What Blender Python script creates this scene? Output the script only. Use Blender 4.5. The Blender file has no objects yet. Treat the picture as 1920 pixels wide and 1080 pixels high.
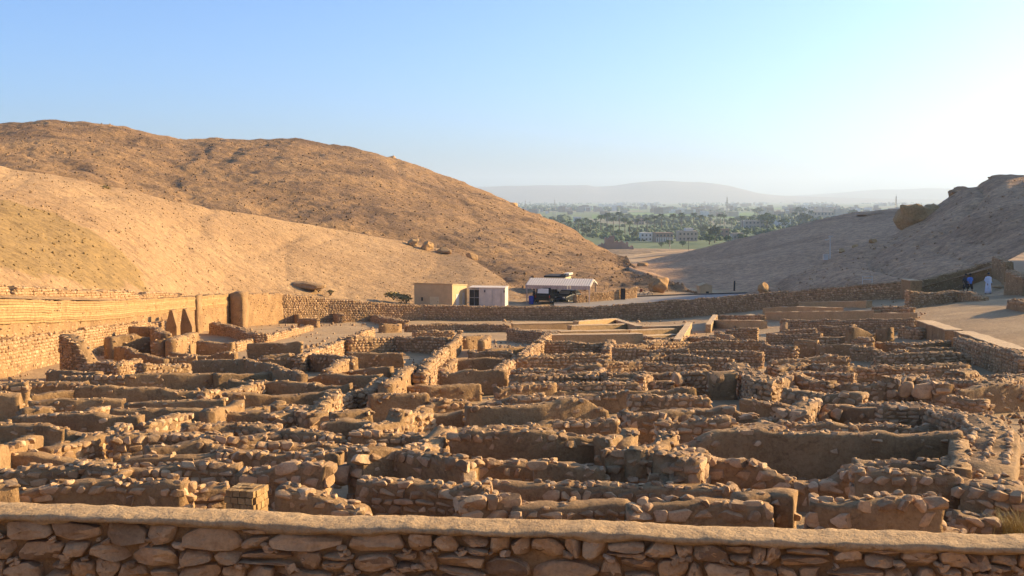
import bpy, math, random
import numpy as np
from mathutils import Vector, Matrix

# ------------------------------------------------------------------ camera, sky, sun, exposure
sc = bpy.context.scene
COL = sc.collection
TH = math.atan(168.0 / 2000.0)          # downward pitch
cam_d = bpy.data.cameras.new('camera'); cam_d.lens = 37.5; cam_d.sensor_width = 36.0
cam_d.clip_start = 0.1; cam_d.clip_end = 60000.0
cam = bpy.data.objects.new('camera', cam_d); COL.objects.link(cam)
cam.location = (0, 0, 0); cam.rotation_euler = (math.pi / 2 - TH, 0, 0)
sc.camera = cam

SUN_EL, SUN_AZ = math.radians(18.0), math.radians(69.0)   # azimuth from +Y towards +X
S = Vector((math.sin(SUN_AZ) * math.cos(SUN_EL), math.cos(SUN_AZ) * math.cos(SUN_EL), math.sin(SUN_EL)))
w = bpy.data.worlds.new('World'); sc.world = w; w.use_nodes = True
nt = w.node_tree
bg = nt.nodes['Background']; sky = nt.nodes.new('ShaderNodeTexSky')
sky.sky_type = 'NISHITA'; sky.sun_disc = False
sky.sun_elevation = SUN_EL; sky.sun_rotation = SUN_AZ
sky.altitude = 100.0; sky.air_density = 0.75; sky.dust_density = 2.0; sky.ozone_density = 5.5
nt.links.new(sky.outputs[0], bg.inputs[0]); bg.inputs[1].default_value = 0.125
sun_d = bpy.data.lights.new('sun', 'SUN'); sun_d.energy = 5.0; sun_d.angle = math.radians(0.6); sun_d.color = (1.0, 0.72, 0.37)
sun = bpy.data.objects.new('sun', sun_d); COL.objects.link(sun)
sun.rotation_euler = S.to_track_quat('Z', 'Y').to_euler(); sun.location = (60, 20, 60)
sc.view_settings.view_transform = 'Standard'; sc.view_settings.look = 'None'
sc.view_settings.gamma = 1.0; sc.view_settings.use_curve_mapping = False
sc.view_settings.exposure = 1.2
sc.render.engine = 'CYCLES'
sc.cycles.use_denoising = True
sc.cycles.max_bounces = 5; sc.cycles.diffuse_bounces = 3; sc.cycles.volume_bounces = 0
sc.cycles.transparent_max_bounces = 8

rng = np.random.default_rng(11)
R = random.Random(5)

# ------------------------------------------------------------------ small helpers
def unp(px, py, d):
    """point of the photograph at distance d (metres along +Y)"""
    a, b = (px - 960) / 2000.0, (540 - py) / 2000.0
    dx, dy, dz = a, math.cos(TH) + b * math.sin(TH), -math.sin(TH) + b * math.cos(TH)
    k = d / dy
    return np.array((dx * k, d, dz * k))

def sstep(t):
    t = np.clip(t, 0, 1); return t * t * (3 - 2 * t)

def _hash(ix, iy, iz):
    n = (ix * 374761393 + iy * 668265263 + iz * 1274126177) & 0xffffffff
    n = ((n ^ (n >> 13)) * 1103515245) & 0xffffffff
    n = ((n ^ (n >> 16)) * 2654435761) & 0xffffffff
    return ((n ^ (n >> 15)) & 0xffffff) / float(0xffffff)

def noise3(p):
    p = np.asarray(p, float); i = np.floor(p).astype(np.int64); f = p - i; f = f * f * (3 - 2 * f)
    r = 0
    for dx in (0, 1):
        wx = f[..., 0] if dx else 1 - f[..., 0]
        for dy in (0, 1):
            wy = f[..., 1] if dy else 1 - f[..., 1]
            for dz in (0, 1):
                wz = f[..., 2] if dz else 1 - f[..., 2]
                r = r + wx * wy * wz * _hash(i[..., 0] + dx, i[..., 1] + dy, i[..., 2] + dz)
    return r * 2 - 1

def fbm(p, o=4, g=0.5):
    p = np.asarray(p, float); a = 1.0; s = 0; t = 0
    for k in range(o):
        s = s + a * noise3(p + 17.3 * k); t += a; a *= g; p = p * 2.03
    return s / t

def mesh_from(name, v, f, mat=None, smooth=True):
    """v (n,3) array, f list of tuples or (m,k) array"""
    me = bpy.data.meshes.new(name)
    v = np.asarray(v, np.float32)
    if isinstance(f, np.ndarray):
        m, k = f.shape
        me.vertices.add(len(v)); me.vertices.foreach_set('co', v.ravel())
        me.loops.add(m * k); me.loops.foreach_set('vertex_index', f.astype(np.int32).ravel())
        me.polygons.add(m); me.polygons.foreach_set('loop_start', np.arange(0, m * k, k, dtype=np.int32))
        me.update(calc_edges=True)
    else:
        me.from_pydata(v.tolist(), [], f)
    if smooth:
        me.polygons.foreach_set('use_smooth', np.ones(len(me.polygons), bool))
    if mat: me.materials.append(mat)
    return me

def obj(name, me, parent=None, loc=None):
    o = bpy.data.objects.new(name, me); COL.objects.link(o)
    if parent is not None: o.parent = parent
    if loc is not None: o.location = loc
    return o

def thing(name, label, cat, loc=(0, 0, 0), rz=0.0, group=None):
    o = bpy.data.objects.new(name, None); COL.objects.link(o)
    o.location = loc; o.rotation_euler = (0, 0, rz); o.empty_display_size = 0.1
    o['label'] = label; o['category'] = cat
    if group: o['group'] = group
    return o

def tag(o, label, cat, group=None):
    o['label'] = label; o['category'] = cat
    if group: o['group'] = group
    return o

def kind(o, k): o['kind'] = k; return o

class MB:
    """collects polygons of one mesh"""
    def __init__(s): s.v = []; s.f = []
    def add(s, v, f):
        n = len(s.v); s.v += [tuple(map(float, p)) for p in v]; s.f += [tuple(i + n for i in q) for q in f]; return s
    def box(s, x0, x1, y0, y1, z0, z1, taper=0.0):
        t = taper
        v = [(x0, y0, z0), (x1, y0, z0), (x1, y1, z0), (x0, y1, z0), (x0 + t, y0 + t, z1), (x1 - t, y0 + t, z1), (x1 - t, y1 - t, z1), (x0 + t, y1 - t, z1)]
        return s.add(v, [(3, 2, 1, 0), (4, 5, 6, 7), (0, 1, 5, 4), (1, 2, 6, 5), (2, 3, 7, 6), (3, 0, 4, 7)])
    def prism(s, prof, axis, a, b):
        """profile of (p,q) extruded along axis from a to b; axis x: (y,z), axis y: (x,z)"""
        n = len(prof); mk = (lambda t, p: (t, p[0], p[1])) if axis == 'x' else (lambda t, p: (p[0], t, p[1]))
        v = [mk(a, p) for p in prof] + [mk(b, p) for p in prof]
        return s.add(v, [tuple(range(n)), tuple(range(2 * n - 1, n - 1, -1))] + [(i, i + n, (i + 1) % n + n, (i + 1) % n) for i in range(n)])
    def tube(s, p0, p1, r0, r1=None, n=8):
        r1 = r0 if r1 is None else r1
        p0, p1 = Vector(p0), Vector(p1); q = (p1 - p0).to_track_quat('Z', 'Y')
        ring = [Vector((math.cos(6.28318 * k / n), math.sin(6.28318 * k / n), 0)) for k in range(n)]
        v = [p0 + q @ (c * r0) for c in ring] + [p1 + q @ (c * r1) for c in ring]
        return s.add(v, [(i, (i + 1) % n, (i + 1) % n + n, i + n) for i in range(n)] + [tuple(range(n - 1, -1, -1)), tuple(range(n, 2 * n))])
    def ring(s, c, r, rt, axis='y', n=18, m=6):
        v = []; f = []
        for i in range(n):
            a = 6.28318 * i / n
            for j in range(m):
                b = 6.28318 * j / m; q = r + rt * math.cos(b); h = rt * math.sin(b)
                p = (q * math.cos(a), h, q * math.sin(a)) if axis == 'y' else (h, q * math.cos(a), q * math.sin(a))
                v.append((c[0] + p[0], c[1] + p[1], c[2] + p[2]))
        for i in range(n):
            for j in range(m):
                f.append((i * m + j, ((i + 1) % n) * m + j, ((i + 1) % n) * m + (j + 1) % m, i * m + (j + 1) % m))
        return s.add(v, f)
    def build(s, name, mat, parent=None, smooth=False, loc=None):
        return obj(name, mesh_from(name, s.v, s.f, mat, smooth), parent, loc)

# ------------------------------------------------------------------ materials
def mat_new(name):
    m = bpy.data.materials.new(name); m.use_nodes = True
    t = m.node_tree; b = t.nodes['Principled BSDF']; b.inputs['Roughness'].default_value = 0.9
    if 'Specular IOR Level' in b.inputs: b.inputs['Specular IOR Level'].default_value = 0.25
    return m, t, b

def N(t, typ, **kw):
    n = t.nodes.new(typ)
    for k, v in kw.items():
        if k in n.inputs: n.inputs[k].default_value = v
        else: setattr(n, k, v)
    return n

def ramp(t, fac, stops):
    r = t.nodes.new('ShaderNodeValToRGB'); e = r.color_ramp.elements
    while len(e) < len(stops): e.new(0.5)
    for k, (p, c) in enumerate(stops):
        e[k].position = p; e[k].color = (*c, 1) if len(c) == 3 else c
    t.links.new(fac, r.inputs[0]); return r

def mix(t, fac, a, b, mode='MIX'):
    m = t.nodes.new('ShaderNodeMix'); m.data_type = 'RGBA'; m.blend_type = mode
    for i, x in ((0, fac), (6, a), (7, b)):
        if hasattr(x, 'links') or hasattr(x, 'is_linked'): t.links.new(x, m.inputs[i])
        else: m.inputs[i].default_value = x if i == 0 else (*x, 1)
    return m.outputs[2]

def noise(t, scale, detail=4, rough=0.55, vec=None, dist=0.0):
    n = N(t, 'ShaderNodeTexNoise', Scale=scale, Detail=detail, Roughness=rough, Distortion=dist)
    if vec is not None: t.links.new(vec, n.inputs['Vector'])
    return n.outputs[0]

def bump(t, b, h, strength, dist, prev=None):
    n = N(t, 'ShaderNodeBump', Strength=strength, Distance=dist); t.links.new(h, n.inputs['Height'])
    if prev is not None: t.links.new(prev, n.inputs['Normal'])
    t.links.new(n.outputs[0], b.inputs['Normal']); return n.outputs[0]

def warm(t, c, k=(0.93, 0.80, 0.58)): return mix(t, 1.0, c, k, 'MULTIPLY')

def pos(t): return t.nodes.new('ShaderNodeNewGeometry').outputs['Position']

def stone_mat(name, cols, patch=0.5, bs=1.0):
    m, t, b = mat_new(name); p = pos(t)
    oi = t.nodes.new('ShaderNodeObjectInfo'); ge = t.nodes.new('ShaderNodeNewGeometry')
    a = N(t, 'ShaderNodeMath', operation='ADD'); t.links.new(oi.outputs['Random'], a.inputs[0]); t.links.new(ge.outputs['Random Per Island'], a.inputs[1])
    fr = N(t, 'ShaderNodeMath', operation='FRACT'); t.links.new(a.outputs[0], fr.inputs[0])
    c = ramp(t, fr.outputs[0], cols).outputs[0]
    n1 = noise(t, 4.0, 5, 0.6, p)
    v = ramp(t, n1, [(0.25, (0.55, 0.50, 0.46)), (0.5, (0.95, 0.94, 0.92)), (0.75, (1.12, 1.12, 1.12))]).outputs[0]
    c = mix(t, 0.9, c, v, 'MULTIPLY')
    n2 = noise(t, 1.3, 4, 0.6, p)
    st = ramp(t, n2, [(0.56, (0, 0, 0)), (0.72, (1, 1, 1))]).outputs[0]
    k = N(t, 'ShaderNodeMath', operation='MULTIPLY'); t.links.new(st, k.inputs[0]); k.inputs[1].default_value = patch
    c = mix(t, k.outputs[0], c, (0.20, 0.135, 0.085))
    n3 = noise(t, 28.0, 4, 0.7, p)
    v3 = ramp(t, n3, [(0.3, (0.72, 0.70, 0.68)), (0.55, (1, 1, 1)), (0.8, (1.12, 1.12, 1.1))]).outputs[0]
    c = mix(t, 0.8, c, v3, 'MULTIPLY')
    t.links.new(warm(t, c, (1.0, 0.875, 0.665)), b.inputs['Base Color'])
    h1 = bump(t, b, noise(t, 9.0, 6, 0.65, p), 0.6 * bs, 0.06)
    bump(t, b, noise(t, 45.0, 4, 0.7, p), 0.5 * bs, 0.012, h1)
    return m

def earth_mat(name, lo, mid, hi, scale=1.0, bs=1.0, specks=0.0, stain=0.5):
    m, t, b = mat_new(name); p = pos(t)
    n1 = noise(t, 0.9 * scale, 6, 0.62, p, 0.3)
    c = ramp(t, n1, [(0.3, lo), (0.5, mid), (0.7, hi)]).outputs[0]
    n2 = noise(t, 14 * scale, 5, 0.7, p)
    v = ramp(t, n2, [(0.28, (0.6, 0.57, 0.54)), (0.5, (0.98, 0.98, 0.98)), (0.75, (1.18, 1.18, 1.18))]).outputs[0]
    c = mix(t, 0.85, c, v, 'MULTIPLY')
    if stain:
        n3 = noise(t, 2.6 * scale, 4, 0.65, p, 0.8)
        s = ramp(t, n3, [(0.57, (0, 0, 0)), (0.66, (1, 1, 1))]).outputs[0]
        k = N(t, 'ShaderNodeMath', operation='MULTIPLY'); t.links.new(s, k.inputs[0]); k.inputs[1].default_value = stain
        c = mix(t, k.outputs[0], c, tuple(x * 0.5 for x in lo))
    if specks:
        vo = N(t, 'ShaderNodeTexVoronoi', Scale=9.0 * scale); t.links.new(p, vo.inputs['Vector'])
        s = ramp(t, vo.outputs[0], [(0.12, (1, 1, 1)), (0.24, (0, 0, 0))]).outputs[0]
        k = N(t, 'ShaderNodeMath', operation='MULTIPLY'); t.links.new(s, k.inputs[0]); k.inputs[1].default_value = specks
        c = mix(t, k.outputs[0], c, tuple(min(1, x * 1.35) for x in hi))
    t.links.new(warm(t, c), b.inputs['Base Color'])
    h = bump(t, b, noise(t, 5.0 * scale, 7, 0.68, p), 0.7 * bs, 0.10 / scale)
    bump(t, b, noise(t, 32.0 * scale, 4, 0.7, p), 0.55 * bs, 0.02 / scale, h)
    return m

def plain_mat(name, col, rough=0.8, metal=0.0, var=0.25, scale=3.0, bs=0.15, spec=0.25):
    m, t, b = mat_new(name); p = pos(t)
    v = ramp(t, noise(t, scale, 5, 0.65, p), [(0.3, (1 - var,) * 3), (0.7, (1 + var * 0.4,) * 3)]).outputs[0]
    t.links.new(mix(t, 1.0, col, v, 'MULTIPLY'), b.inputs['Base Color'])
    b.inputs['Roughness'].default_value = rough; b.inputs['Metallic'].default_value = metal
    b.inputs['Specular IOR Level'].default_value = spec
    if bs: bump(t, b, noise(t, scale * 6, 4, 0.6, p), bs, 0.02)
    return m

STONE_COLS = [(0.0, (0.24, 0.165, 0.105)), (0.12, (0.36, 0.25, 0.16)), (0.35, (0.46, 0.33, 0.215)), (0.65, (0.55, 0.405, 0.27)), (0.85, (0.50, 0.355, 0.245)), (1.0, (0.66, 0.52, 0.38))]
M = {}
M['stone'] = stone_mat('rubble_stone', STONE_COLS, 0.55)
M['bigstone'] = stone_mat('front_wall_stone', [(0.0, (0.235, 0.16, 0.105)), (0.07, (0.30, 0.21, 0.14)), (0.14, (0.43, 0.30, 0.19)), (0.5, (0.50, 0.355, 0.23)), (0.85, (0.55, 0.40, 0.265)), (1.0, (0.50, 0.34, 0.22))], 0.6)
M['mud'] = earth_mat('mud_plaster', (0.25, 0.168, 0.098), (0.335, 0.233, 0.138), (0.42, 0.305, 0.188), 1.0, 1.1, 0.25, 0.5)
M['mortar'] = earth_mat('mud_mortar', (0.24, 0.165, 0.10), (0.32, 0.225, 0.135), (0.40, 0.29, 0.18), 1.6, 1.2, 0.2, 0.4)
M['cap'] = earth_mat('mud_cap', (0.44, 0.32, 0.205), (0.53, 0.40, 0.265), (0.60, 0.465, 0.32), 1.0, 1.3, 0.15, 0.12)
M['restored'] = earth_mat('restored_plaster', (0.42, 0.31, 0.19), (0.48, 0.36, 0.225), (0.53, 0.40, 0.26), 0.7, 0.5, 0.0, 0.1)
M['coping'] = earth_mat('pale_coping', (0.54, 0.43, 0.32), (0.60, 0.49, 0.37), (0.64, 0.53, 0.41), 0.7, 0.5, 0.0, 0.0)
M['brick'] = stone_mat('mud_brick', [(0.0, (0.33, 0.23, 0.12)), (0.5, (0.42, 0.30, 0.165)), (1.0, (0.50, 0.37, 0.21))], 0.2)
M['sand'] = earth_mat('sandy_floor', (0.40, 0.30, 0.20), (0.47, 0.36, 0.245), (0.53, 0.42, 0.30), 0.6, 0.7, 0.35, 0.0)
# ------------------------------------------------------------------ rock shapes
def ico(sub):
    g = (1 + 5 ** 0.5) / 2
    v = [(-1, g, 0), (1, g, 0), (-1, -g, 0), (1, -g, 0), (0, -1, g), (0, 1, g), (0, -1, -g), (0, 1, -g), (g, 0, -1), (g, 0, 1), (-g, 0, -1), (-g, 0, 1)]
    f = [(0, 11, 5), (0, 5, 1), (0, 1, 7), (0, 7, 10), (0, 10, 11), (1, 5, 9), (5, 11, 4), (11, 10, 2), (10, 7, 6), (7, 1, 8), (3, 9, 4), (3, 4, 2), (3, 2, 6), (3, 6, 8), (3, 8, 9), (4, 9, 5), (2, 4, 11), (6, 2, 10), (8, 6, 7), (9, 8, 1)]
    v = [np.array(p) / np.linalg.norm(p) for p in v]
    for _ in range(sub):
        cache = {}; nf = []
        def midp(a, b):
            k = (min(a, b), max(a, b))
            if k not in cache:
                m = v[a] + v[b]; v.append(m / np.linalg.norm(m)); cache[k] = len(v) - 1
            return cache[k]
        for a, b, c in f:
            x, y, z = midp(a, b), midp(b, c), midp(c, a); nf += [(a, x, z), (b, y, x), (c, z, y), (x, y, z)]
        f = nf
    return np.array(v), np.array(f)

ICO = {k: ico(k) for k in (0, 1, 2, 3)}

def rock(sub, seed, boxy=0.5, cuts=9, rough=0.06):
    """an angular stone inside the cube -0.5..0.5"""
    r = np.random.default_rng(seed); v, f = ICO[sub]; v = v.copy()
    e = 2.0 + 5.0 * boxy
    v = v / (np.abs(v) ** e).sum(1, keepdims=True) ** (1 / e)
    for _ in range(cuts):
        n = r.normal(size=3); n /= np.linalg.norm(n); dd = r.uniform(0.66, 0.95)
        s = v @ n; o = np.maximum(s - dd, 0); v = v - o[:, None] * n
    v = v * (1 + rough * fbm(v * 1.6 + seed * 7.1, 3)[:, None])
    mn, mx = v.min(0), v.max(0); v = (v - (mn + mx) / 2) / (mx - mn)
    return v, f

def sharp(me, a=0.42):
    me.set_sharp_from_angle(angle=a); return me
BLOCK = [sharp(mesh_from('stone', *rock(2, 100 + k, 1.0 if k % 3 else 0.6, 8, 0.035), M['stone'])) for k in range(28)]
LUMP = [sharp(mesh_from('stone', *rock(2, 300 + k, 0.4, 14, 0.06), M['stone'])) for k in range(20)]
LOWB = [rock(1, 500 + k, 0.7, 5, 0.06) for k in range(14)]
TINY = [rock(0, 700 + k, 0.2, 3, 0.25) for k in range(14)]

def rotm(rx, ry, rz):
    return np.array(Matrix.Rotation(rz, 3, 'Z') @ Matrix.Rotation(ry, 3, 'Y') @ Matrix.Rotation(rx, 3, 'X'))

class Heap:
    """many little stones joined into one mesh"""
    def __init__(s): s.V = []; s.F = []; s.n = 0
    def add(s, proto, A, p):
        v, f = proto; s.V.append(v @ A.T + p); s.F.append(f + s.n); s.n += len(v)
    def mesh(s, name, mat):
        return mesh_from(name, np.concatenate(s.V), np.concatenate(s.F), mat)

# ------------------------------------------------------------------ the lie of the land
def zv(x, y):
    """village floor"""
    x = np.asarray(x, float); y = np.asarray(y, float)
    b = -(3.64 + 0.083 * np.maximum(y, 14.0))
    b = b + 3.0 * sstep((x - 12) / 28.0) * sstep((y - 25) / 40.0)
    b = b + 2.0 * sstep((x - 38.5) / 8.0) * sstep((y - 70) / 25.0)
    return b

BX = [-60, -26, -20, -10, 2, 18, 24, 28.5, 36, 42, 46, 60]
BY = [100, 101, 110, 114, 115, 113, 109, 104, 94, 97, 99, 100]
def yback(x): return np.interp(x, BX, BY)

def zg(x, y):
    x = np.asarray(x, float); y = np.asarray(y, float)
    z = zv(x, y)
    plate = -12.35 + np.minimum(0.0, -(y - 138) * 0.045) + 1.5 * sstep((x - 26) / 10) * sstep((112 - y) / 8)
    plate = np.maximum(plate, -29.6)
    z = np.where(y > yback(x) + 0.3, plate, z)
    z = np.where(y < 8, z + 2.9 * sstep((8 - y) / 3.0), z)
    return z

D_ = np.arange(11.5, 135.0, 0.04)
def solve(px, py, h):
    """foot of something h metres tall whose top shows at a pixel, standing on the village floor"""
    a, b = (px - 960) / 2000.0, (540 - py) / 2000.0
    k = D_ / (math.cos(TH) + b * math.sin(TH)); x = a * k; z = (-math.sin(TH) + b * math.cos(TH)) * k
    hit = np.nonzero(z <= zv(x, D_) + h)[0]
    i = hit[0] if len(hit) else len(D_) - 1
    return np.array((x[i], D_[i], float(zv(x[i], D_[i]))))

def grid_faces(nu, nv):
    i = np.arange(nu * nv).reshape(nv, nu)
    return np.stack([i[:-1, :-1], i[:-1, 1:], i[1:, 1:], i[1:, :-1]], -1).reshape(-1, 4)

def hill_mat(name, lo, mid, hi, dark, dk, olive=None, scale=1.0, bs=0.85, sp=0.75):
    m, t, b = mat_new(name); p = pos(t)
    n0 = noise(t, 0.035 * scale, 5, 0.6, p, 0.6)
    c = ramp(t, n0, [(0.32, lo), (0.5, mid), (0.68, hi)]).outputs[0]
    # desert varnish: dark gravel sheets
    n1 = noise(t, 0.05 * scale, 6, 0.68, p, 1.2)
    s = ramp(t, n1, [(0.46, (0, 0, 0)), (0.62, (1, 1, 1))]).outputs[0]
    k = N(t, 'ShaderNodeMath', operation='MULTIPLY'); t.links.new(s, k.inputs[0]); k.inputs[1].default_value = dk
    c = mix(t, k.outputs[0], c, dark)
    if olive:
        (cx, cy, rx, ry), oc = olive
        mp = t.nodes.new('ShaderNodeMapping'); t.links.new(p, mp.inputs[0])
        mp.inputs['Location'].default_value = (-cx / rx, -cy / ry, 0); mp.inputs['Scale'].default_value = (1 / rx, 1 / ry, 0)
        ln = N(t, 'ShaderNodeVectorMath', operation='LENGTH'); t.links.new(mp.outputs[0], ln.inputs[0])
        ad = N(t, 'ShaderNodeMath', operation='MULTIPLY_ADD'); t.links.new(noise(t, 0.12, 5, 0.65, p), ad.inputs[0]); ad.inputs[1].default_value = 0.5; t.links.new(ln.outputs['Value'], ad.inputs[2])
        o = ramp(t, ad.outputs[0], [(0.98, (0.85,) * 3), (1.25, (0, 0, 0))]).outputs[0]
        c = mix(t, o, c, oc)
    # stones: light and dark specks of several sizes
    for sc_, st in ((0.9, sp), (2.6, sp * 0.8)):
        v = ramp(t, noise(t, sc_ * scale, 3, 0.75, p), [(0.33, (0.55, 0.52, 0.5)), (0.5, (1, 1, 1)), (0.66, (1.3, 1.28, 1.24))]).outputs[0]
        c = mix(t, st, c, v, 'MULTIPLY')
    t.links.new(warm(t, c), b.inputs['Base Color'])
    h = bump(t, b, noise(t, 0.55 * scale, 7, 0.72, p), bs, 0.9 / scale)
    bump(t, b, noise(t, 3.0 * scale, 3, 0.7, p), 0.6, 0.15 / scale, h)
    return m

M['hill_near'] = hill_mat('pale_scree', (0.35, 0.25, 0.155), (0.40, 0.29, 0.185), (0.45, 0.335, 0.22), (0.29, 0.20, 0.122), 0.4, ((-32.5, 62.0, 10.5, 27.0), (0.285, 0.21, 0.095)), 1.0, 0.5, 0.55)
M['hill_far'] = hill_mat('stony_slope', (0.28, 0.188, 0.108), (0.34, 0.232, 0.135), (0.40, 0.28, 0.167), (0.18, 0.122, 0.08), 0.85, sp=0.6)
M['hill_right'] = hill_mat('shaded_scree', (0.48, 0.33, 0.235), (0.54, 0.38, 0.275), (0.59, 0.425, 0.315), (0.36, 0.24, 0.165), 0.7)
M['rock'] = stone_mat('outcrop_rock', [(0, (0.40, 0.27, 0.15)), (0.5, (0.49, 0.34, 0.19)), (1, (0.54, 0.39, 0.23))], 0.4, 1.4)

def loft(name, rows, nu, vsub, mat, amp, ufreq, gul, seed, trails=()):
    u = np.linspace(0, 1, nu); G = []
    for r in rows:
        P = np.array([unp(*q) for q in r]); px = np.array([q[0] for q in r], float); tt = (px - px[0]) / (px[-1] - px[0])
        C = np.stack([np.interp(u, tt, P[:, k]) for k in range(3)], 1)
        w_ = max(3, nu // 60); kern = np.hanning(2 * w_ + 3)[1:-1]; kern /= kern.sum()
        pad = np.concatenate([2 * C[:1] - C[w_:0:-1], C, 2 * C[-1:] - C[-2:-w_ - 2:-1]])
        G.append(np.stack([np.convolve(pad[:, k], kern, 'valid') for k in range(3)], 1))
    L = []
    for i in range(len(G) - 1):
        n = vsub[i]
        for j in range(n): L.append(G[i] + (G[i + 1] - G[i]) * j / n)
    L.append(G[-1]); A = np.array(L); nv = len(A)
    for _ in range(6):                                  # round off the ridge a little
        A[1:-1] = (A[:-2] + 2 * A[1:-1] + A[2:]) / 4
    vv = np.linspace(0, 1, nv)[:, None] * np.ones(nu)
    uu = np.ones((nv, 1)) * u
    X, Y = A[..., 0], A[..., 1]
    q = np.stack([X, Y, np.full_like(X, seed)], -1)
    edge = sstep(uu / 0.02) * sstep((1 - uu) / 0.02) * sstep((vv - 0.02) / 0.08)
    g = np.stack([uu * ufreq + 0.9 * noise3(q * 0.04), vv * 1.2, np.full_like(uu, seed + 3.0)], -1)
    gully = -(1 - np.abs(fbm(g, 3))) ** 4
    A[..., 2] += edge * (amp * fbm(q * 0.055, 5, 0.5) + gul * gully + 0.10 * amp * fbm(q * 0.45, 3) + 0.06 * amp * fbm(q * 1.3, 2))
    for tr, wd, dp in trails:
        Tq = np.array([unp(*p)[:2] for p in tr])
        dm = np.full(X.shape, 1e9)
        for a, b in zip(Tq[:-1], Tq[1:]):
            ab = b - a; s = np.clip(((X - a[0]) * ab[0] + (Y - a[1]) * ab[1]) / (ab @ ab), 0, 1)
            dm = np.minimum(dm, np.hypot(X - a[0] - s * ab[0], Y - a[1] - s * ab[1]))
        A[..., 2] -= dp * np.exp(-(dm / wd) ** 2)
    o = obj(name, mesh_from(name, A.reshape(-1, 3), grid_faces(nu, nv), mat)); kind(o, 'structure')
    return o, A

def shift(row, dpy, dd): return [(a, b + dpy, c + dd) for a, b, c in row]

# --- pale scree slope behind the left enclosure wall
NA = [(-260, 545, 36), (0, 549, 47.8), (167, 553, 60), (350, 556, 88), (430, 554, 99), (523, 553, 109), (613, 564, 113), (713, 572, 118), (807, 576, 121), (900, 573, 122.5), (985, 566, 126.5), (1015, 563, 129)]
NC = [(-260, 262, 86), (0, 307, 100), (100, 324, 106), (190, 344, 112), (350, 377, 125), (500, 403, 140), (640, 427, 155), (760, 449, 165), (830, 463, 168), (880, 482, 160), (930, 514, 150), (985, 551, 137), (1015, 560, 133)]
hill_near, G_near = loft('scree_hill', [shift(NA, 10, -2.5), NA, NC, shift(NC, 60, 14), shift(NC, 130, 30)], 420, [6, 190, 20, 8], M['hill_near'], 0.6, 16, 0.15, 2.0,
    trails=[([(560, 440, 139), (480, 520, 118)], 0.8, 0.16), ([(400, 393, 129), (372, 430, 120), (378, 470, 113)], 0.7, 0.16), ([(215, 365, 108), (150, 395, 98)], 0.8, 0.14)])
hill_near['label'] = 'pale sunlit scree slope above the left enclosure wall'
# --- big stony hill
FA = [(-260, 330, 125), (0, 352, 140), (350, 410, 158), (500, 440, 165), (760, 490, 160), (880, 524, 150), (985, 557, 133), (1110, 561.5, 129.5), (1200, 558, 132), (1310, 553, 136)]
FC = [(-260, 240, 250), (0, 227, 260), (90, 219, 262), (180, 227, 265), (280, 248, 270), (340, 253, 275), (440, 251, 285), (540, 252, 290), (620, 265, 293), (700, 283, 295), (800, 313, 300), (900, 353, 300), (980, 388, 295), (1050, 418, 280), (1110, 452, 255), (1160, 482, 230), (1230, 517, 168), (1310, 549, 139)]
hill_far, G_far = loft('stony_hill', [shift(FA, 14, -6), FA, FC, shift(FC, 60, 25), shift(FC, 120, 55)], 560, [6, 230, 24, 6], M['hill_far'], 2.3, 8, 0.8, 9.0,
    trails=[([(740, 300, 290), (748, 360, 262), (765, 400, 240)], 1.2, 0.28), ([(815, 335, 285), (860, 390, 255), (900, 470, 215)], 1.2, 0.3), ([(1045, 440, 255), (1035, 480, 225)], 1.2, 0.28)])
hill_far['label'] = 'large brown stony hill rising on the left'
# --- slopes on the right; the near one's unseen end raised to shade the path
RA = [(1395, 556, 124), (1430, 552, 118), (1500, 545, 110), (1600, 538, 104), (1715, 530, 99), (1865, 489, 101), (1990, 425, 104), (2300, 330, 88), (2900, 270, 60), (3600, 250, 42)]
RC = [(1395, 552, 128), (1430, 529, 130), (1480, 509, 133), (1545, 486, 137), (1600, 461, 142), (1680, 430, 148), (1765, 373, 155), (1820, 345, 152), (1885, 320, 148), (1920, 323, 145), (2050, 285, 140), (2300, 190, 130), (2900, 115, 95), (3600, 50, 62)]
hill_r, G_r = loft('shaded_hill', [shift(RA, 12, -2.5), RA, RC, shift(RC, 50, 20), shift(RC, 110, 40)], 420, [6, 120, 20, 6], M['hill_right'], 1.2, 14, 0.7, 21.0)
hill_r['label'] = 'shaded scree slope on the right above the path'
QA = [(1180, 500, 190), (1290, 535, 160), (1400, 545, 145), (1500, 520, 150), (1620, 480, 165), (1740, 440, 175)]
QC = [(1180, 494, 240), (1215, 488, 240), (1350, 455, 240), (1500, 420, 235), (1600, 395, 235), (1660, 391, 232), (1740, 386, 228)]
hill_q, G_q = loft('shaded_hill', [shift(QA, 16, -6), QA, QC, shift(QC, 50, 25), shift(QC, 100, 60)], 260, [5, 110, 16, 6], M['hill_right'], 0.5, 9, 0.2, 33.0)
hill_q['label'] = 'farther shaded slope dropping to the valley mouth'

# --- unseen mountain flank added past the right edge, ridge shaped to shade the valley mouth
T0 = [(1985, 352, 165), (1986, 352, 215), (1987, 352, 330), (1988, 352, 560)]; T1 = [(2480, 60, 165), (2481, 40, 215), (2482, -20, 330), (2483, -20, 560)]
hill_t, G_t = loft('mountain_flank', [shift(T0, 40, 0), T0, T1, [(2900, 200, 180), (2901, 200, 230), (2902, 200, 350), (2903, 200, 600)]], 80, [4, 50, 20], M['hill_right'], 2.0, 10, 1.5, 51.0)
hill_t['label'] = 'high shaded mountain flank beyond the right edge'
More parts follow.
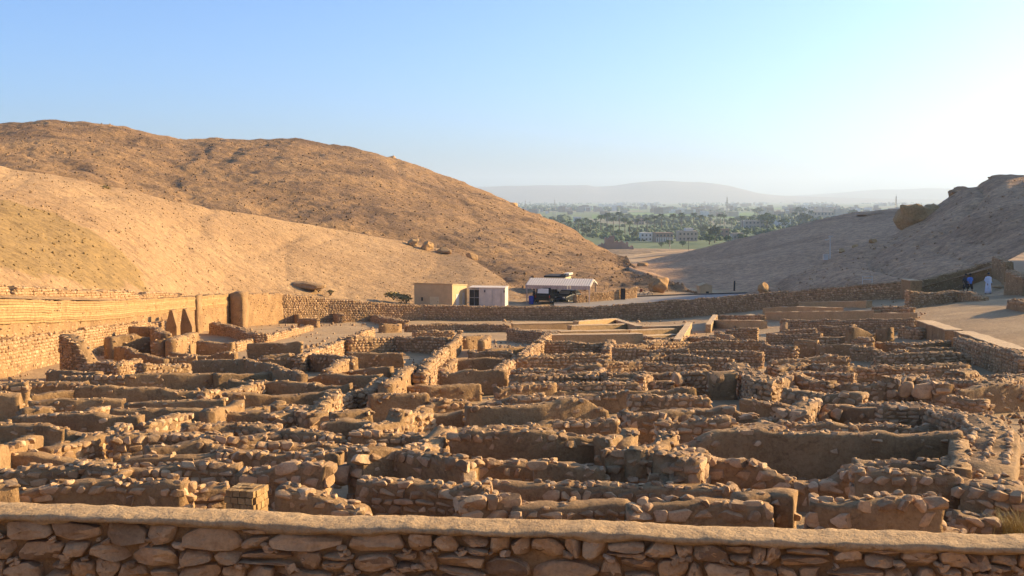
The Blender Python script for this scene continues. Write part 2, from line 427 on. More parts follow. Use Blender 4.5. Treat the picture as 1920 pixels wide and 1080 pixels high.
# --- ground sheets
def ground_mat():
    m, t, b = mat_new('desert_ground'); p = pos(t)
    c = ramp(t, noise(t, 0.35, 6, 0.62, p, 0.4), [(0.3, (0.37, 0.275, 0.18)), (0.5, (0.44, 0.335, 0.225)), (0.7, (0.50, 0.395, 0.275))]).outputs[0]
    v = ramp(t, noise(t, 7, 5, 0.7, p), [(0.3, (0.68, 0.66, 0.64)), (0.52, (1, 1, 1)), (0.75, (1.15, 1.15, 1.15))]).outputs[0]
    c = mix(t, 0.8, c, v, 'MULTIPLY')
    t.links.new(warm(t, c), b.inputs['Base Color'])
    h = bump(t, b, noise(t, 3, 7, 0.7, p), 0.6, 0.12); bump(t, b, noise(t, 22, 4, 0.7, p), 0.6, 0.025, h)
    return m
M['ground'] = ground_mat()
gx = np.concatenate([np.linspace(-400, -70, 12), np.linspace(-62, 62, 249), np.linspace(70, 400, 12)])
gy = np.concatenate([np.linspace(-40, 8, 13), np.linspace(8.5, 125, 234), np.linspace(126, 230, 60), np.linspace(240, 560, 33)])
GX, GY = np.meshgrid(gx, gy); GZ = zg(GX, GY)
GZ += 0.10 * fbm(np.stack([GX * 0.5, GY * 0.5, GX * 0], -1), 4)
o = obj('ground', mesh_from('ground', np.stack([GX, GY, GZ], -1).reshape(-1, 3), grid_faces(len(gx), len(gy)), M['ground']))
kind(o, 'structure')['label'] = 'sandy ground of the excavated village and plateau'

def plain_ground_mat():
    m, t, b = mat_new('valley_floor'); p = pos(t)
    mp = t.nodes.new('ShaderNodeMapping'); t.links.new(p, mp.inputs[0]); mp.inputs['Scale'].default_value = (0.004, 0.0022, 0)
    vo = N(t, 'ShaderNodeTexVoronoi', Scale=1.0); t.links.new(mp.outputs[0], vo.inputs['Vector'])
    s = t.nodes.new('ShaderNodeSeparateColor'); t.links.new(vo.outputs['Color'], s.inputs[0])
    c = ramp(t, s.outputs[0], [(0.0, (0.07, 0.11, 0.03)), (0.3, (0.11, 0.15, 0.05)), (0.5, (0.13, 0.16, 0.06)), (0.7, (0.19, 0.17, 0.09)), (1.0, (0.09, 0.12, 0.05))]).outputs[0]
    v = ramp(t, noise(t, 0.02, 5, 0.7, p), [(0.3, (0.7,) * 3), (0.7, (1.2,) * 3)]).outputs[0]
    t.links.new(mix(t, 0.8, c, v, 'MULTIPLY'), b.inputs['Base Color']); return m
M['plain'] = plain_ground_mat()
px_ = np.linspace(-14000, 14000, 57); py_ = np.concatenate([[-300, 100, 400, 560], np.linspace(700, 26000, 60)])
PX, PY = np.meshgrid(px_, py_)
o = obj('valley_plain', mesh_from('valley_plain', np.stack([PX, PY, np.full_like(PX, -30.0)], -1).reshape(-1, 3), grid_faces(57, 64), M['plain']))
kind(o, 'structure')['label'] = 'hazy green river plain stretching to the horizon'
# desert margin in front of the plain
M['margin'] = earth_mat('desert_margin', (0.28, 0.21, 0.15), (0.34, 0.26, 0.19), (0.38, 0.30, 0.22), 0.05, 0.5, 0.0, 0.2)
mx = np.linspace(-200, 420, 90); my = np.linspace(430, 650, 50); MX, MY = np.meshgrid(mx, my)
edge_ = 618 + 18 * fbm(np.stack([MX * 0.02, MX * 0, MX * 0], -1), 3)
MZ = -29.2 + 1.3 * fbm(np.stack([MX * 0.03, MY * 0.03, MX * 0], -1), 4) - 3.0 * sstep((MY - edge_) / 20)
o = obj('desert_margin', mesh_from('desert_margin', np.stack([MX, MY, MZ], -1).reshape(-1, 3), grid_faces(90, 50), M['margin']))
kind(o, 'structure')['label'] = 'bare desert strip between the hills and the trees'

# --- mountains across the river
M['mount'] = earth_mat('far_mountain', (0.20, 0.18, 0.18), (0.23, 0.21, 0.21), (0.26, 0.24, 0.24), 0.004, 0.4, 0.0, 0.0)
def mountain(prof, d, depth, label):
    px = np.array([p[0] for p in prof], float); py = np.array([p[1] for p in prof], float)
    u = np.linspace(px[0], px[-1], 260); yy = np.interp(u, px, py); nv = 14; P = np.zeros((nv, 260, 3))
    T = np.array([unp(a, b, d) for a, b in zip(u, yy)])
    for j in range(nv):
        t_ = j / (nv - 1)
        f_ = 1 - (1 - min(1, t_ * 1.6)) ** 1.6 if t_ < 0.62 else 1 - 2.2 * (t_ - 0.62)
        P[j, :, 0] = T[:, 0]; P[j, :, 1] = d - depth * (0.62 - t_)
        P[j, :, 2] = -30 + (T[:, 2] + 30) * f_
    q = np.stack([P[..., 0] * 0.004, P[..., 1] * 0.004, P[..., 2] * 0], -1)
    P[1:-1, :, 2] += 9 * fbm(q, 4)[1:-1] * (P[1:-1, :, 2] + 30) / 150
    o = obj('mountain', mesh_from('mountain', P.reshape(-1, 3), grid_faces(260, nv), M['mount'])); kind(o, 'structure')['label'] = label
mountain([(500, 352), (800, 351), (890, 350), (960, 348), (1100, 347), (1115, 350), (1150, 348), (1190, 342), (1240, 338), (1310, 341), (1360, 348), (1410, 361), (1450, 366), (1600, 371), (1750, 374), (2400, 376)], 8000, 1800, 'flat-topped blue mountain on the horizon')
mountain([(1100, 376), (1400, 372), (1560, 362), (1640, 356), (1740, 352), (1840, 354), (1920, 352), (2100, 350), (2500, 352)], 9700, 1500, 'faintest pale mountain ridge behind the right hillside')

# --- loose stones lying on the slopes
def scatter(A, n, smin, smax, seed, mat, name, label, vlo, vhi):
    r = np.random.default_rng(seed); H = Heap(); nv, nu, _ = A.shape
    for _ in range(n):
        i = int(r.uniform(vlo, vhi) * (nv - 2)); j = r.integers(1, nu - 2); p = A[i, j] + (A[i + 1, j + 1] - A[i, j]) * r.uniform(0, 1)
        s = smin * (smax / smin) ** (r.uniform() ** 2.2)
        Am = rotm(*r.uniform(0, 6.28, 3)) @ np.diag(s * r.uniform(0.6, 1.3, 3)); H.add(TINY[r.integers(len(TINY))], Am, p + (0, 0, 0.15 * s))
    o = obj(name, H.mesh(name, mat)); kind(o, 'stuff'); o['label'] = label; o['category'] = 'stones'
scatter(G_near, 4500, 0.05, 0.2, 1, M['hill_near'], 'loose_stones', 'loose stones strewn over the pale scree slope', 0.03, 0.86)
scatter(G_far, 5500, 0.10, 0.5, 2, M['hill_far'], 'loose_stones', 'loose stones strewn over the big brown hill', 0.03, 0.86)
scatter(G_r, 2600, 0.08, 0.35, 3, M['hill_right'], 'loose_stones', 'loose stones strewn over the shaded right slope', 0.05, 0.78)
# ------------------------------------------------------------------ foreground wall
def fw_top(x):
    x = np.asarray(x, float)
    return np.interp(x, [-7, -5, -2.5, 0, 2.5, 5, 7], [-3.20, -3.22, -3.24, -3.245, -3.248, -3.256, -3.265]) + 0.022 * noise3(np.stack([x * 1.1, x * 0, x * 0 + 4], -1))

FW = thing('capped_wall', 'thick drystone wall with mud coping across the bottom of the view', 'wall', (0, 10.2, -4.8)); FW['kind'] = 'thing'; FW.rotation_euler = (0, 0, math.radians(-5)); FW.location = (0, 10.45, -4.8)
FL = np.array((0, 10.2, -4.8))
xs = np.linspace(-7, 7, 90); v = []
for x in xs: v += [(x, 10.07, -4.95), (x, 10.065, fw_top(x) - 0.07), (x, 10.33, fw_top(x) - 0.07), (x, 10.35, -4.95)]
f = [(4 * i + k, 4 * i + 4 + k, 4 * i + 4 + (k + 1) % 4, 4 * i + (k + 1) % 4) for i in range(89) for k in range(3)]
obj('mud_core', mesh_from('mud_core', np.array(v) - FL, f, M['mortar'], False), FW)

def fw_stone(q, depth, seed):
    """q: four corners (x,z) bl, br, tr, tl on the wall face"""
    r = np.random.default_rng(seed); n = 18; e = r.uniform(4.0, 10.0)
    ph = np.linspace(0, 2 * np.pi, n, endpoint=False) + 0.1
    c, s = np.cos(ph), np.sin(ph); rad = (np.abs(c) ** e + np.abs(s) ** e) ** (-1 / e)
    rad *= 1 + 0.07 * noise3(np.stack([c * 1.5 + seed, s * 1.5, c * 0], -1))
    for _ in range(r.integers(3, 6)):                   # knocked-off corners
        a = r.uniform(0, 6.283); dd = r.uniform(0.76, 1.12); k = np.cos(ph - a); lim = np.where(k > 0.2, dd / np.maximum(k, 0.2), 9); rad = np.minimum(rad, lim)
    q = np.array(q); tilt = r.normal(0, 0.05, 2); V = []
    def bil(a, b):
        a = (a + 1) / 2; b = (b + 1) / 2
        return ((1 - a) * (1 - b))[:, None] * q[0] + (a * (1 - b))[:, None] * q[1] + (a * b)[:, None] * q[2] + ((1 - a) * b)[:, None] * q[3]
    off = r.normal(0, 0.014); chs = [(math.cos(x_), math.sin(x_), r.uniform(0.15, 0.75)) for x_ in r.uniform(0, 6.283, 3)]
    for sc_, dy in ((0.93, 0.16), (1.0, 0.02), (0.99, -0.022), (0.94, -0.034), (0.72, -0.038), (0.36, -0.04)):
        a, b = rad * c * sc_, rad * s * sc_; p = bil(a, b)
        nz = 0.018 * noise3(np.stack([a * 2 + seed * 3.1, b * 2, a * 0 + sc_], -1)) + 0.012 * noise3(np.stack([a * 5 + seed, b * 5, a * 0], -1))
        for (ca, cs, cl) in chs: nz = nz + 0.085 * np.maximum(0, a * ca + b * cs - cl)
        V.append(np.stack([p[:, 0], 10.0 + dy + off + nz + (a * tilt[0] + b * tilt[1]) * (dy < 0.02) * 0.5, p[:, 1]], 1))
    ctr = V[-1].mean(0) + (0, -0.004, 0); V = np.concatenate(V + [ctr[None]]); m = 6; F = []
    for j in range(m - 1):
        for i in range(n): F.append((j * n + i, j * n + (i + 1) % n, (j + 1) * n + (i + 1) % n, (j + 1) * n + i))
    for i in range(n): F.append(((m - 1) * n + i, (m - 1) * n + (i + 1) % n, m * n))
    return V, F

def course(k, x): return float(fw_top(x) - 0.065 - 0.215 * k + (0.06 * noise3(np.array([x * 1.4, k * 7.7, 3.0])) if k else 0.0))
sid = 0
for k in range(5):
    x = -6.2 + R.uniform(0, 0.3); lean0 = 0.0
    while x < 6.2:
        wd = min(0.74, max(0.13, R.lognormvariate(-1.16, 0.45))); lean1 = R.uniform(-0.045, 0.045); x1 = x + wd
        jt = R.uniform(0.003, 0.011)
        zb0, zb1, zt0, zt1 = course(k + 1, x), course(k + 1, x1), course(k, x), course(k, x1)
        cells = []
        if R.random() < 0.2 and wd > 0.16:
            t_ = R.uniform(0.3, 0.7); cells = [(0, t_), (t_, 1)]
        else: cells = [(0, 1)]
        for (t0, t1) in cells:
            def pt(xx, tt, ln, a, b): return (xx + ln * (tt - 0.5) * 2, a + (b - a) * tt)
            bl, br = pt(x, t0, lean0, zb0, zt0), pt(x1, t0, lean1, zb1, zt1); tr, tl = pt(x1, t1, lean1, zb1, zt1), pt(x, t1, lean0, zb0, zt0)
            q = [(bl[0] + jt, bl[1] + jt), (br[0] - jt, br[1] + jt), (tr[0] - jt, tr[1] - jt), (tl[0] + jt, tl[1] - jt)]
            V, F = fw_stone(q, 0.2, sid); sid += 1
            c_ = V.mean(0); obj('stone', sharp(mesh_from('stone', V - c_, F, M['bigstone']), 0.36), FW, c_ - FL)
        if R.random() < 0.9:                             # chinking
            for _ in range(R.choice((1, 2, 3, 4))):
                zz = course(k + 1, x1) + R.uniform(-0.02, 0.05); a = R.uniform(0.05, 0.13)
                s_ = obj('chink_stone', LUMP[R.randrange(20)], FW, Vector((x1 + R.uniform(-0.05, 0.05), 9.985 + R.uniform(0, 0.02), zz)) - Vector(FL))
                s_.scale = (a, 0.09, a * R.uniform(0.3, 0.7)); s_.rotation_euler = (0, R.uniform(-0.6, 0.6), R.uniform(-0.2, 0.2))
        x = x1; lean0 = lean1
# rough mud coping
cuts = [-7.0, 7.0]
for a, b in zip(cuts[:-1], cuts[1:]):
    n = int((b - a) / 0.035); xs = np.linspace(a + 0.0015, b - 0.0015, n)
    zt = fw_top(xs); wob = noise3(np.stack([xs * 2.3, xs * 0, xs * 0 + 8], -1)); wob2 = noise3(np.stack([xs * 5.0, xs * 0, xs * 0 + 2], -1))
    prof = []
    for i, x in enumerate(xs):
        lo = -0.052 - 0.022 * wob[i] - 0.02 * wob2[i]; e = 0.018 * wob2[i] + 0.012 * wob[i]
        prof += [(x, 9.985, zt[i] + lo - 0.03), (x, 9.945 + e * 0.5, zt[i] + lo), (x, 9.928 + e, zt[i] - 0.05), (x, 9.932 + e, zt[i] - 0.014), (x, 9.95 + e, zt[i] - 0.001), (x, 10.05, zt[i] + 0.002), (x, 10.15, zt[i] + 0.003), (x, 10.26, zt[i] + 0.002), (x, 10.36 + e, zt[i] - 0.004), (x, 10.39 + e, zt[i] - 0.05), (x, 10.36, zt[i] - 0.15)]
    P = np.array(prof); P[:, 2] += 0.013 * fbm(P * 4, 3) + 0.009 * noise3(P * 13); m = 11
    F = [(m * i + k, m * i + m + k, m * i + m + k + 1, m * i + k + 1) for i in range(n - 1) for k in range(m - 1)] + [tuple(range(m)), tuple(range(m * n - 1, m * n - m - 1, -1))]
    obj('mud_coping', mesh_from('mud_coping', P - FL, F, M['cap']), FW)

# ------------------------------------------------------------------ ruined walls of the village
COUNT = {'obj': 0}
def put_stone(parent, loc0, me, A, p):
    o = bpy.data.objects.new('stone', me); COL.objects.link(o); o.parent = parent
    q = p - loc0
    o.matrix_basis = Matrix(((A[0][0], A[0][1], A[0][2], q[0]), (A[1][0], A[1][1], A[1][2], q[1]), (A[2][0], A[2][1], A[2][2], q[2]), (0, 0, 0, 1)))
    COUNT['obj'] += 1; return o

STY = {  # face cover, top cover, stone size, top wobble, face wobble, core material
    'rubble': (0.97, 0.75, 0.205, 0.065, 0.03, 'mortar'),
    'mixed': (0.42, 0.75, 0.21, 0.06, 0.04, 'mud'),
    'mud': (0.12, 0.32, 0.16, 0.055, 0.045, 'mud'),
    'brick': (0.98, 0.5, 0.20, 0.05, 0.02, 'mortar'),
    'smooth': (0.0, 0.0, 0.2, 0.02, 0.015, 'restored'),
}
WALLS = []
def ruin_wall(style, h, t, pts, big=1.0, label=None, name='ruined_wall', cat='wall', base=None, single=None, hs=None, mat=None, joinall=False, topc=None):
    cf, ct, sz, wob, fwob, cm = STY[style]; sz *= big; t = t * 0.9 if style != 'smooth' else t; tz = sz * 0.7
    r = np.random.default_rng(len(WALLS) * 13 + 5); seed = len(WALLS) * 3.7
    if base is None:
        P = np.array([solve(px, py, (hs[i] if hs else h)) for i, (px, py) in enumerate(pts)])
    else: P = np.array(base, float)
    hh = np.array(hs if hs else [h] * len(P), float)
    if len(P) == 1: return
    seg = np.linalg.norm(np.diff(P[:, :2], axis=0), axis=1); cum = np.concatenate([[0], np.cumsum(seg)]); L = cum[-1]
    d = P[:, 1].mean(); near = d < 34
    c0 = P.mean(0)
    root = thing(name, label or '', cat, c0, group='ruined walls of the village' if name == 'ruined_wall' else None); root['kind'] = 'thing'
    def at(s):
        s = np.clip(s, 0, L); x = np.interp(s, cum, P[:, 0]); y = np.interp(s, cum, P[:, 1])
        z = np.interp(s, cum, P[:, 2]); return np.array((x, y, z)).T
    def tang(s):
        i = min(len(seg) - 1, max(0, int(np.searchsorted(cum, s) - 1))); v_ = (P[i + 1] - P[i])[:2]; return v_ / (np.linalg.norm(v_) + 1e-9)
    def top_(s):
        s = np.asarray(s, float)
        return np.interp(s, cum, hh) + wob * (1.3 * noise3(np.stack([s * 0.7, s * 0 + seed, s * 0], -1)) + 0.8 * noise3(np.stack([s * 2.1, s * 0 + seed, s * 0 + 5], -1)) + 0.4 * noise3(np.stack([s * 6, s * 0 + seed, s * 0 + 9], -1)))
    ts_ = np.linspace(0, L, max(4, int(L / 0.04))); tv_ = top_(ts_)
    if style != 'smooth': tv_ = tv_ * (1 - (0.8 if L < 6 else 0.3) * np.maximum(0, noise3(np.stack([ts_ * 0.55, ts_ * 0 + seed, ts_ * 0 + 31], -1)) - 0.42))
    def top(s): return np.interp(s, ts_, tv_)
    # core
    ds = 0.09 if near else (0.16 if d < 60 else 0.35)
    n = max(3, int(L / ds)); S_ = np.linspace(0, L, n); C = at(S_); H = top(S_)
    if style == 'smooth': prof = [(-0.5, -1), (-0.5, 0.0), (-0.5, 0.5), (-0.5, 1), (-0.47, 1.0), (0.47, 1.0), (0.5, 1), (0.5, 0.5), (0.5, 0), (0.5, -1)]
    else: prof = [(-0.56, -1), (-0.55, 0.0), (-0.53, 0.33), (-0.51, 0.66), (-0.495, 0.94), (-0.44, 1.0), (0.0, 1.015), (0.44, 1.0), (0.495, 0.94), (0.51, 0.66), (0.53, 0.33), (0.55, 0.0), (0.56, -1)]
    m = len(prof); V = np.zeros((n, m, 3))
    for i, s in enumerate(S_):
        tx, ty = tang(s); nx, ny = -ty, tx
        for k, (a, b) in enumerate(prof):
            V[i, k] = (C[i, 0] + nx * a * t, C[i, 1] + ny * a * t, C[i, 2] + (b * H[i] if b >= 0 else -0.35))
    if True:
        W = V.reshape(-1, 3); ns = fwob * fbm(W * 2.2 + seed, 3) * 1.6
        nrm = np.array([(-tang(s)[1], tang(s)[0]) for s in S_])
        sg = np.array([np.sign(a) for a, b in prof])
        V[..., :2] += (ns.reshape(n, m) * sg)[..., None] * nrm[:, None, :]
        if style != 'smooth': V[..., 2] += np.where(np.array([b for a, b in prof]) > 0.8, 1, 0) * (0.03 * fbm(W * 4 + seed, 2) + 0.02 * fbm(W * 11 + seed, 2)).reshape(n, m)
        for e, sg_ in ((0, -1), (n - 1, 1)):       # crumbled ends
            tx, ty = tang(S_[e]); k = np.clip(fbm(V[e] * 3 + seed, 2), -1, 1) * 0.09
            V[e, :, 0] += tx * k; V[e, :, 1] += ty * k
    F = [(m * i + k, m * i + m + k, m * i + m + k + 1, m * i + k + 1) for i in range(n - 1) for k in range(m - 1)]
    F += [tuple(range(m)), tuple(range(m * n - 1, m * n - m - 1, -1))]
    obj('mud_core' if style != 'smooth' else 'plaster', mesh_from('mud_core', V.reshape(-1, 3) - c0, F, M[mat or cm], style != 'smooth'), root)
    if style == 'smooth':
        K = []
        for i, s in enumerate(S_):
            tx, ty = tang(s); nx, ny = -ty, tx
            for a, b in ((-0.54, 0.002), (-0.54, 0.05), (0.54, 0.05), (0.54, 0.002)):
                K.append((C[i, 0] + nx * a * t, C[i, 1] + ny * a * t, C[i, 2] + H[i] + b))
        F = [(4 * i + k, 4 * i + 4 + k, 4 * i + 4 + (k + 1) % 4, 4 * i + (k + 1) % 4) for i in range(n - 1) for k in range(4)] + [(0, 1, 2, 3), (4 * n - 1, 4 * n - 2, 4 * n - 3, 4 * n - 4)]
        obj('coping', mesh_from('coping', np.array(K) - c0, F, M['coping'], False), root)
    # stones
    lone = (d < 50) if single is None else single
    Hp = Heap(); cnt = [0]
    def stone(p, A, lumpy=False):
        cnt[0] += 1
        if joinall or cnt[0] > 300 or not (lone or (lumpy and d < 62)): Hp.add(LOWB[r.integers(len(LOWB))], A, p - c0)
        else: put_stone(root, c0, (LUMP if lumpy and r.uniform() < 0.3 else BLOCK)[r.integers(20)], A, p)
    if cf > 0:
        mid = at(L / 2)
        faces = []
        for sg in (1, -1):
            tx, ty = tang(L / 2); nv_ = np.array((-ty * sg, tx * sg))
            if nv_ @ (-mid[:2]) > 0: faces.append(sg)
        for sg in faces:
            z = -0.04; row = 0; hmax = float(H.max())
            while z < hmax - 0.3 * sz:
                rh = sz * r.uniform(0.5, 0.85) if style != 'brick' else sz * 0.5
                s = -r.uniform(0, sz)
                while s < L:
                    wd = sz * r.uniform(0.6, 1.6) if style != 'brick' else sz * 1.25; sm = s + wd / 2; s += wd
                    if not (0 <= sm <= L): continue
                    tp = float(top(np.array([sm]))[0])
                    if z + 0.55 * rh > tp: continue
                    cov = cf
                    if style == 'mixed': cov = 0.95 if z + 1.6 * rh > tp else cf * (1.3 if noise3(np.array([sm * 0.6, z * 0.8, seed + 2])) > 0 else 0.45)
                    if r.uniform() > cov: continue
                    tx, ty = tang(sm); ang = math.atan2(ty, tx)
                    dep = min(t * 0.8, r.uniform(0.16, 0.26))
                    c = at(sm); out = t * 0.53 - dep / 2 + r.uniform(0.015, 0.06)
                    if style == 'mixed' and cov < 0.6: out -= 0.025
                    p = np.array((c[0] - ty * sg * out, c[1] + tx * sg * out, c[2] + z + rh / 2))
                    A = rotm(r.normal(0, 0.07), r.normal(0, 0.07 if style != 'brick' else 0.02), ang + r.normal(0, 0.08)) @ np.diag((wd * r.uniform(0.92, 1.04), dep, rh * r.uniform(0.92, 1.06)))
                    stone(p, A)
                z += rh * 0.98; row += 1
        # ends that face the viewer
        for s_e, sg in ((0.0, -1), (L, 1)):
            tx, ty = tang(min(max(s_e, 1e-3), L - 1e-3)); c = at(s_e)
            if np.array((tx * sg, ty * sg)) @ (-c[:2]) <= 0 and sg * tx <= 0.2: continue
            z = -0.04; tp = float(top(np.array([s_e]))[0])
            while z < tp - 0.5 * sz:
                rh = sz * r.uniform(0.55, 0.85); k = -t * 0.5
                while k < t * 0.45:
                    wd = min(t, sz * r.uniform(0.7, 1.5)); a = k + wd / 2; k += wd
                    if a > t * 0.6 or r.uniform() > max(cf, 0.1): continue
                    p = np.array((c[0] + tx * sg * -0.04 - ty * a, c[1] + ty * sg * -0.04 + tx * a, c[2] + z + rh / 2))
                    stone(p, rotm(r.normal(0, 0.08), r.normal(0, 0.08), math.atan2(ty, tx) + r.normal(0, 0.1)) @ np.diag((0.22, wd, rh)))
                z += rh
    ct = topc or ct
    if ct > 0:
        s = r.uniform(0, tz * 0.5); szf = sz; sz = tz
        lanes = [0.0] if t < 0.36 else ([-0.26, 0.24] if t < 0.75 else list(np.arange(-0.42, 0.45, 0.3 / t)))
        while s < L:
            wd = sz * r.uniform(0.55, 1.35)
            for ln in lanes:
                if r.uniform() > ct * (1.0 if noise3(np.array([s * 0.5, seed, ln])) > -0.35 else 0.35): continue
                k = r.uniform(0.6, 1.2); a, b, c_ = wd * k, sz * r.uniform(0.6, 1.25) * (0.8 if len(lanes) > 1 else 1.0), sz * r.uniform(0.35, 0.68) * k
                tx, ty = tang(s); c = at(s); tp = float(top(np.array([s]))[0]); q = ln * t + r.normal(0, 0.03)
                p = np.array((c[0] - ty * q, c[1] + tx * q, c[2] + tp + c_ * r.uniform(0.0, 0.25)))
                stone(p, rotm(r.normal(0, 0.13), r.normal(0, 0.13), math.atan2(ty, tx) + r.normal(0, 0.3)) @ np.diag((a, b, c_)), True)
            s += wd * 0.95
    if Hp.n:
        o = obj('rubble_facing', Hp.mesh('rubble_facing', M['stone'] if style != 'brick' else M['brick']), root); kind(o, 'stuff')
    WALLS.append((root, style, P, pts, float(hh.mean()), L))
    return root

def W(style, h, t, txt, **kw):
    pts = []; hs = []
    for q in txt.split():
        a = [float(z) for z in q.split(',')]; pts.append((a[0], a[1])); hs.append(a[2] if len(a) > 2 else (h * 1.28 if h < .7 and style != 'smooth' else h))
    kw['big'] = 1 + (kw.get('big', 1) - 1) * .7
    return ruin_wall(style, h, t, pts, hs=hs, **kw)

def topwall(style, t, rows, **kw):
    """rows of (px, py of the top, distance)"""
    T = [unp(*q) for q in rows]; base = [(p[0], p[1], float(zv(p[0], p[1]))) for p in T]
    return ruin_wall(style, 1, t, [(q[0], q[1]) for q in rows], base=base, hs=[p[2] - b[2] for p, b in zip(T, base)], **kw)

# rows run from the foreground back; points are the photographed tops, heights in metres
# ---- just behind the capped wall
W('mixed', .55, .40, '36,904 200,902 348,908')
W('mud', .65, .45, '-40,902 30,896')
W('rubble', .55, .42, '232,950,.35 330,926,.5 425,905,.62', label='golden sunlit rubble wall ending at the mudbrick pier')
W('mixed', .52, .42, '527,922 690,926')
W('rubble', .5, .42, '866,944 962,938', big=1.45)
W('rubble', .5, .42, '962,944 1180,938')
W('mixed', .58, .40, '1178,940 1310,936 1442,942', big=1.6, label='blocky wall of large squared stones just behind the capped wall')
W('rubble', .25, .5, '1277,982 1400,980', big=.7)
W('rubble', .5, .40, '677,902 915,912')
W('rubble', .45, .40, '915,910 1120,912 1380,922')
W('mud', .62, .42, '1378,928 1440,922 1493,926', label='eroded dark mud wall stub beside the sandy passage')
W('mixed', .62, .45, '1520,938 1620,945 1757,940', big=1.2, label='short wall with a row of cap stones right of the sandy passage')
W('mixed', .62, .42, '1308,862 1450,868 1600,870', big=1.35)
W('rubble', .55, .42, '1600,868 1795,872')
W('mixed', .8, .40, '1602,890 1700,893 1797,892', big=.8)
W('rubble', .3, .5, '1700,985 1760,990 1790,1000', big=.7)
# thick rubble bank curving on the right
W('rubble', .8, .95, '1640,757,.5 1750,768,.7 1835,786,.8 1868,808,.85 1862,840,.8 1850,880,.75 1845,905,.6', big=.95, topc=1.0, label='broad rubble bank curving down the right side of the ruins')
W('rubble', .55, .8, '1800,905 1925,915', big=1.2)
W('rubble', .35, .5, '1790,962 1868,966', big=.7, label='low stepped stone ledge behind the coping near the dry grass')
W('rubble', .45, .8, '1878,852 1945,860')
W('rubble', .45, .8, '1868,885 1945,880')
W('rubble', .45, .9, '1858,800 1800,778', big=.8)
# ---- room with the long mud wall
W('mud', .92, .40, '1258,812 1400,810 1600,814 1800,816', label='long tall mud-plastered wall of the large room')
W('mud', .85, .38, '1800,880 1798,818')
W('mud', .85, .40, '1192,850 1258,811', label='mud wall with sunlit side meeting the long plastered wall')
W('mud', .6, .4, '1130,822 1156,815')
W('mud', .8, .35, '1160,838,.6 1182,800,.9')
W('mixed', .62, .42, '843,814 1000,816 1130,810')
W('mixed', .66, .42, '662,848 740,838 883,858', big=1.2)
W('rubble', .45, .40, '885,868 1000,866', big=1.2)
W('mixed', .66, .42, '998,850 1135,850', big=1.25)
W('rubble', .62, .42, '1137,850 1245,854')
W('rubble', .95, .5, '1246,858 1303,846', big=1.25, label='tall sunlit stone pier standing in the middle of the near ruins')
W('rubble', .5, .42, '1187,898 1248,900')
# ---- left rows
W('rubble', .42, .40, '-30,878 150,880', big=1.2)
W('rubble', .45, .40, '150,872 235,884')
W('rubble', .5, .42, '228,872 450,872')
W('rubble', .55, .42, '448,868 617,872', big=1.5)
W('mud', .42, .40, '-20,850 205,847')
W('mixed', .4, .40, '228,852 430,848 640,850')
W('mud', .55, .38, '-30,848 63,815', label='sunlit smooth mud wall at the left edge')
W('rubble', .55, .40, '85,842,.45 160,818,.55 235,798,.6', label='golden sunlit rubble wall rising near the left edge')
W('mud', .45, .40, '32,778 150,779 266,778')
W('rubble', .5, .38, '268,794 345,776')
W('mud', .35, .40, '-30,797 123,800')
W('mud', .45, .38, '208,768 385,765')
W('mud', .5, .36, '388,772 448,752')
W('mud', .35, .36, '440,769 527,752')
W('mud', .35, .36, '388,778 507,775')
W('mud', .4, .38, '55,753 233,748')
W('rubble', .45, .38, '133,773 195,756')
W('mud', .4, .36, '38,767 97,763')
W('mud', .42, .38, '235,753 420,752')
W('mud', .75, .6, '-40,738 38,736', label='square mud block cut by the left edge of the view')
W('mixed', .65, .5, '-40,722 52,720')
W('mud', .52, .40, '143,726 260,724 375,722')
W('rubble', .42, .38, '375,738 487,719')
W('mud', .38, .38, '53,738 143,733')
W('mixed', .38, .38, '38,718 165,715')
W('mud', .45, .38, '235,705 400,701')
W('mud', .48, .38, '400,700 513,696')
W('mixed', .4, .36, '113,705 240,705')
W('mud', .45, .36, '93,695 187,701')
W('rubble', .75, .45, '145,676 213,677', label='stone wall stub below the slumped brick heap')
W('rubble', .75, .45, '214,680 258,673')
W('rubble', .6, .40, '263,687 353,681')
W('mud', .62, .40, '363,675 467,677 520,687 567,702', label='mud wall whose top steps down towards the street')
W('mud', .5, .38, '567,702 715,706')
W('mud', .65, .40, '220,646,.9 262,662,.7 312,675,.5')
W('mixed', .5, .40, '312,668 367,667')
W('mud', .5, .40, '320,660 443,662')
W('mud', .75, .5, '372,641 437,642')
W('mud', .8, .45, '465,643 567,643')
W('rubble', .35, .42, '437,645 510,627 583,609', label='low sunlit stone kerb along the sandy terrace')
W('rubble', .6, .45, '560,667 620,645 697,616', label='sunlit rubble wall edging the sandy terrace beside the street')
W('mixed', .6, .42, '487,666 580,664 665,669')
W('mud', .55, .40, '650,661 757,660')
W('mud', .55, .38, '625,684 735,688')
W('mud', .6, .42, '612,692 645,674')
W('rubble', .95, .42, '652,632 740,629 842,631', label='dark rubble wall across the far end of the left rooms')
W('rubble', .8, .7, '400,606 440,612 490,626', big=.8)
W('mud', .9, .5, '513,583 560,590')
W('mud', .6, .5, '562,597 596,598')
W('rubble', .9, .8, '560,578 640,589')
W('rubble', .7, .9, '640,584 700,590 757,601')
W('mud', .7, .5, '713,608 750,607')
W('rubble', .5, .6, '760,608 860,607 957,608')
W('rubble', .5, .5, '775,621 850,620')
W('rubble', .42, .5, '207,820 330,812 430,816')
W('rubble', .42, .5, '430,816 530,808 640,813')
W('mud', .42, .42, '273,838 380,832 480,834')
W('mixed', .42, .42, '480,834 600,830 700,833')
W('rubble', .45, .5, '345,802 430,796 520,796')
W('rubble', .42, .6, '505,778 560,772 598,780', big=1.2)
W('mud', .5, .42, '606,792 690,790')
W('mud', .55, .42, '622,774 693,769')
W('mixed', .42, .42, '660,815 760,812 838,816')
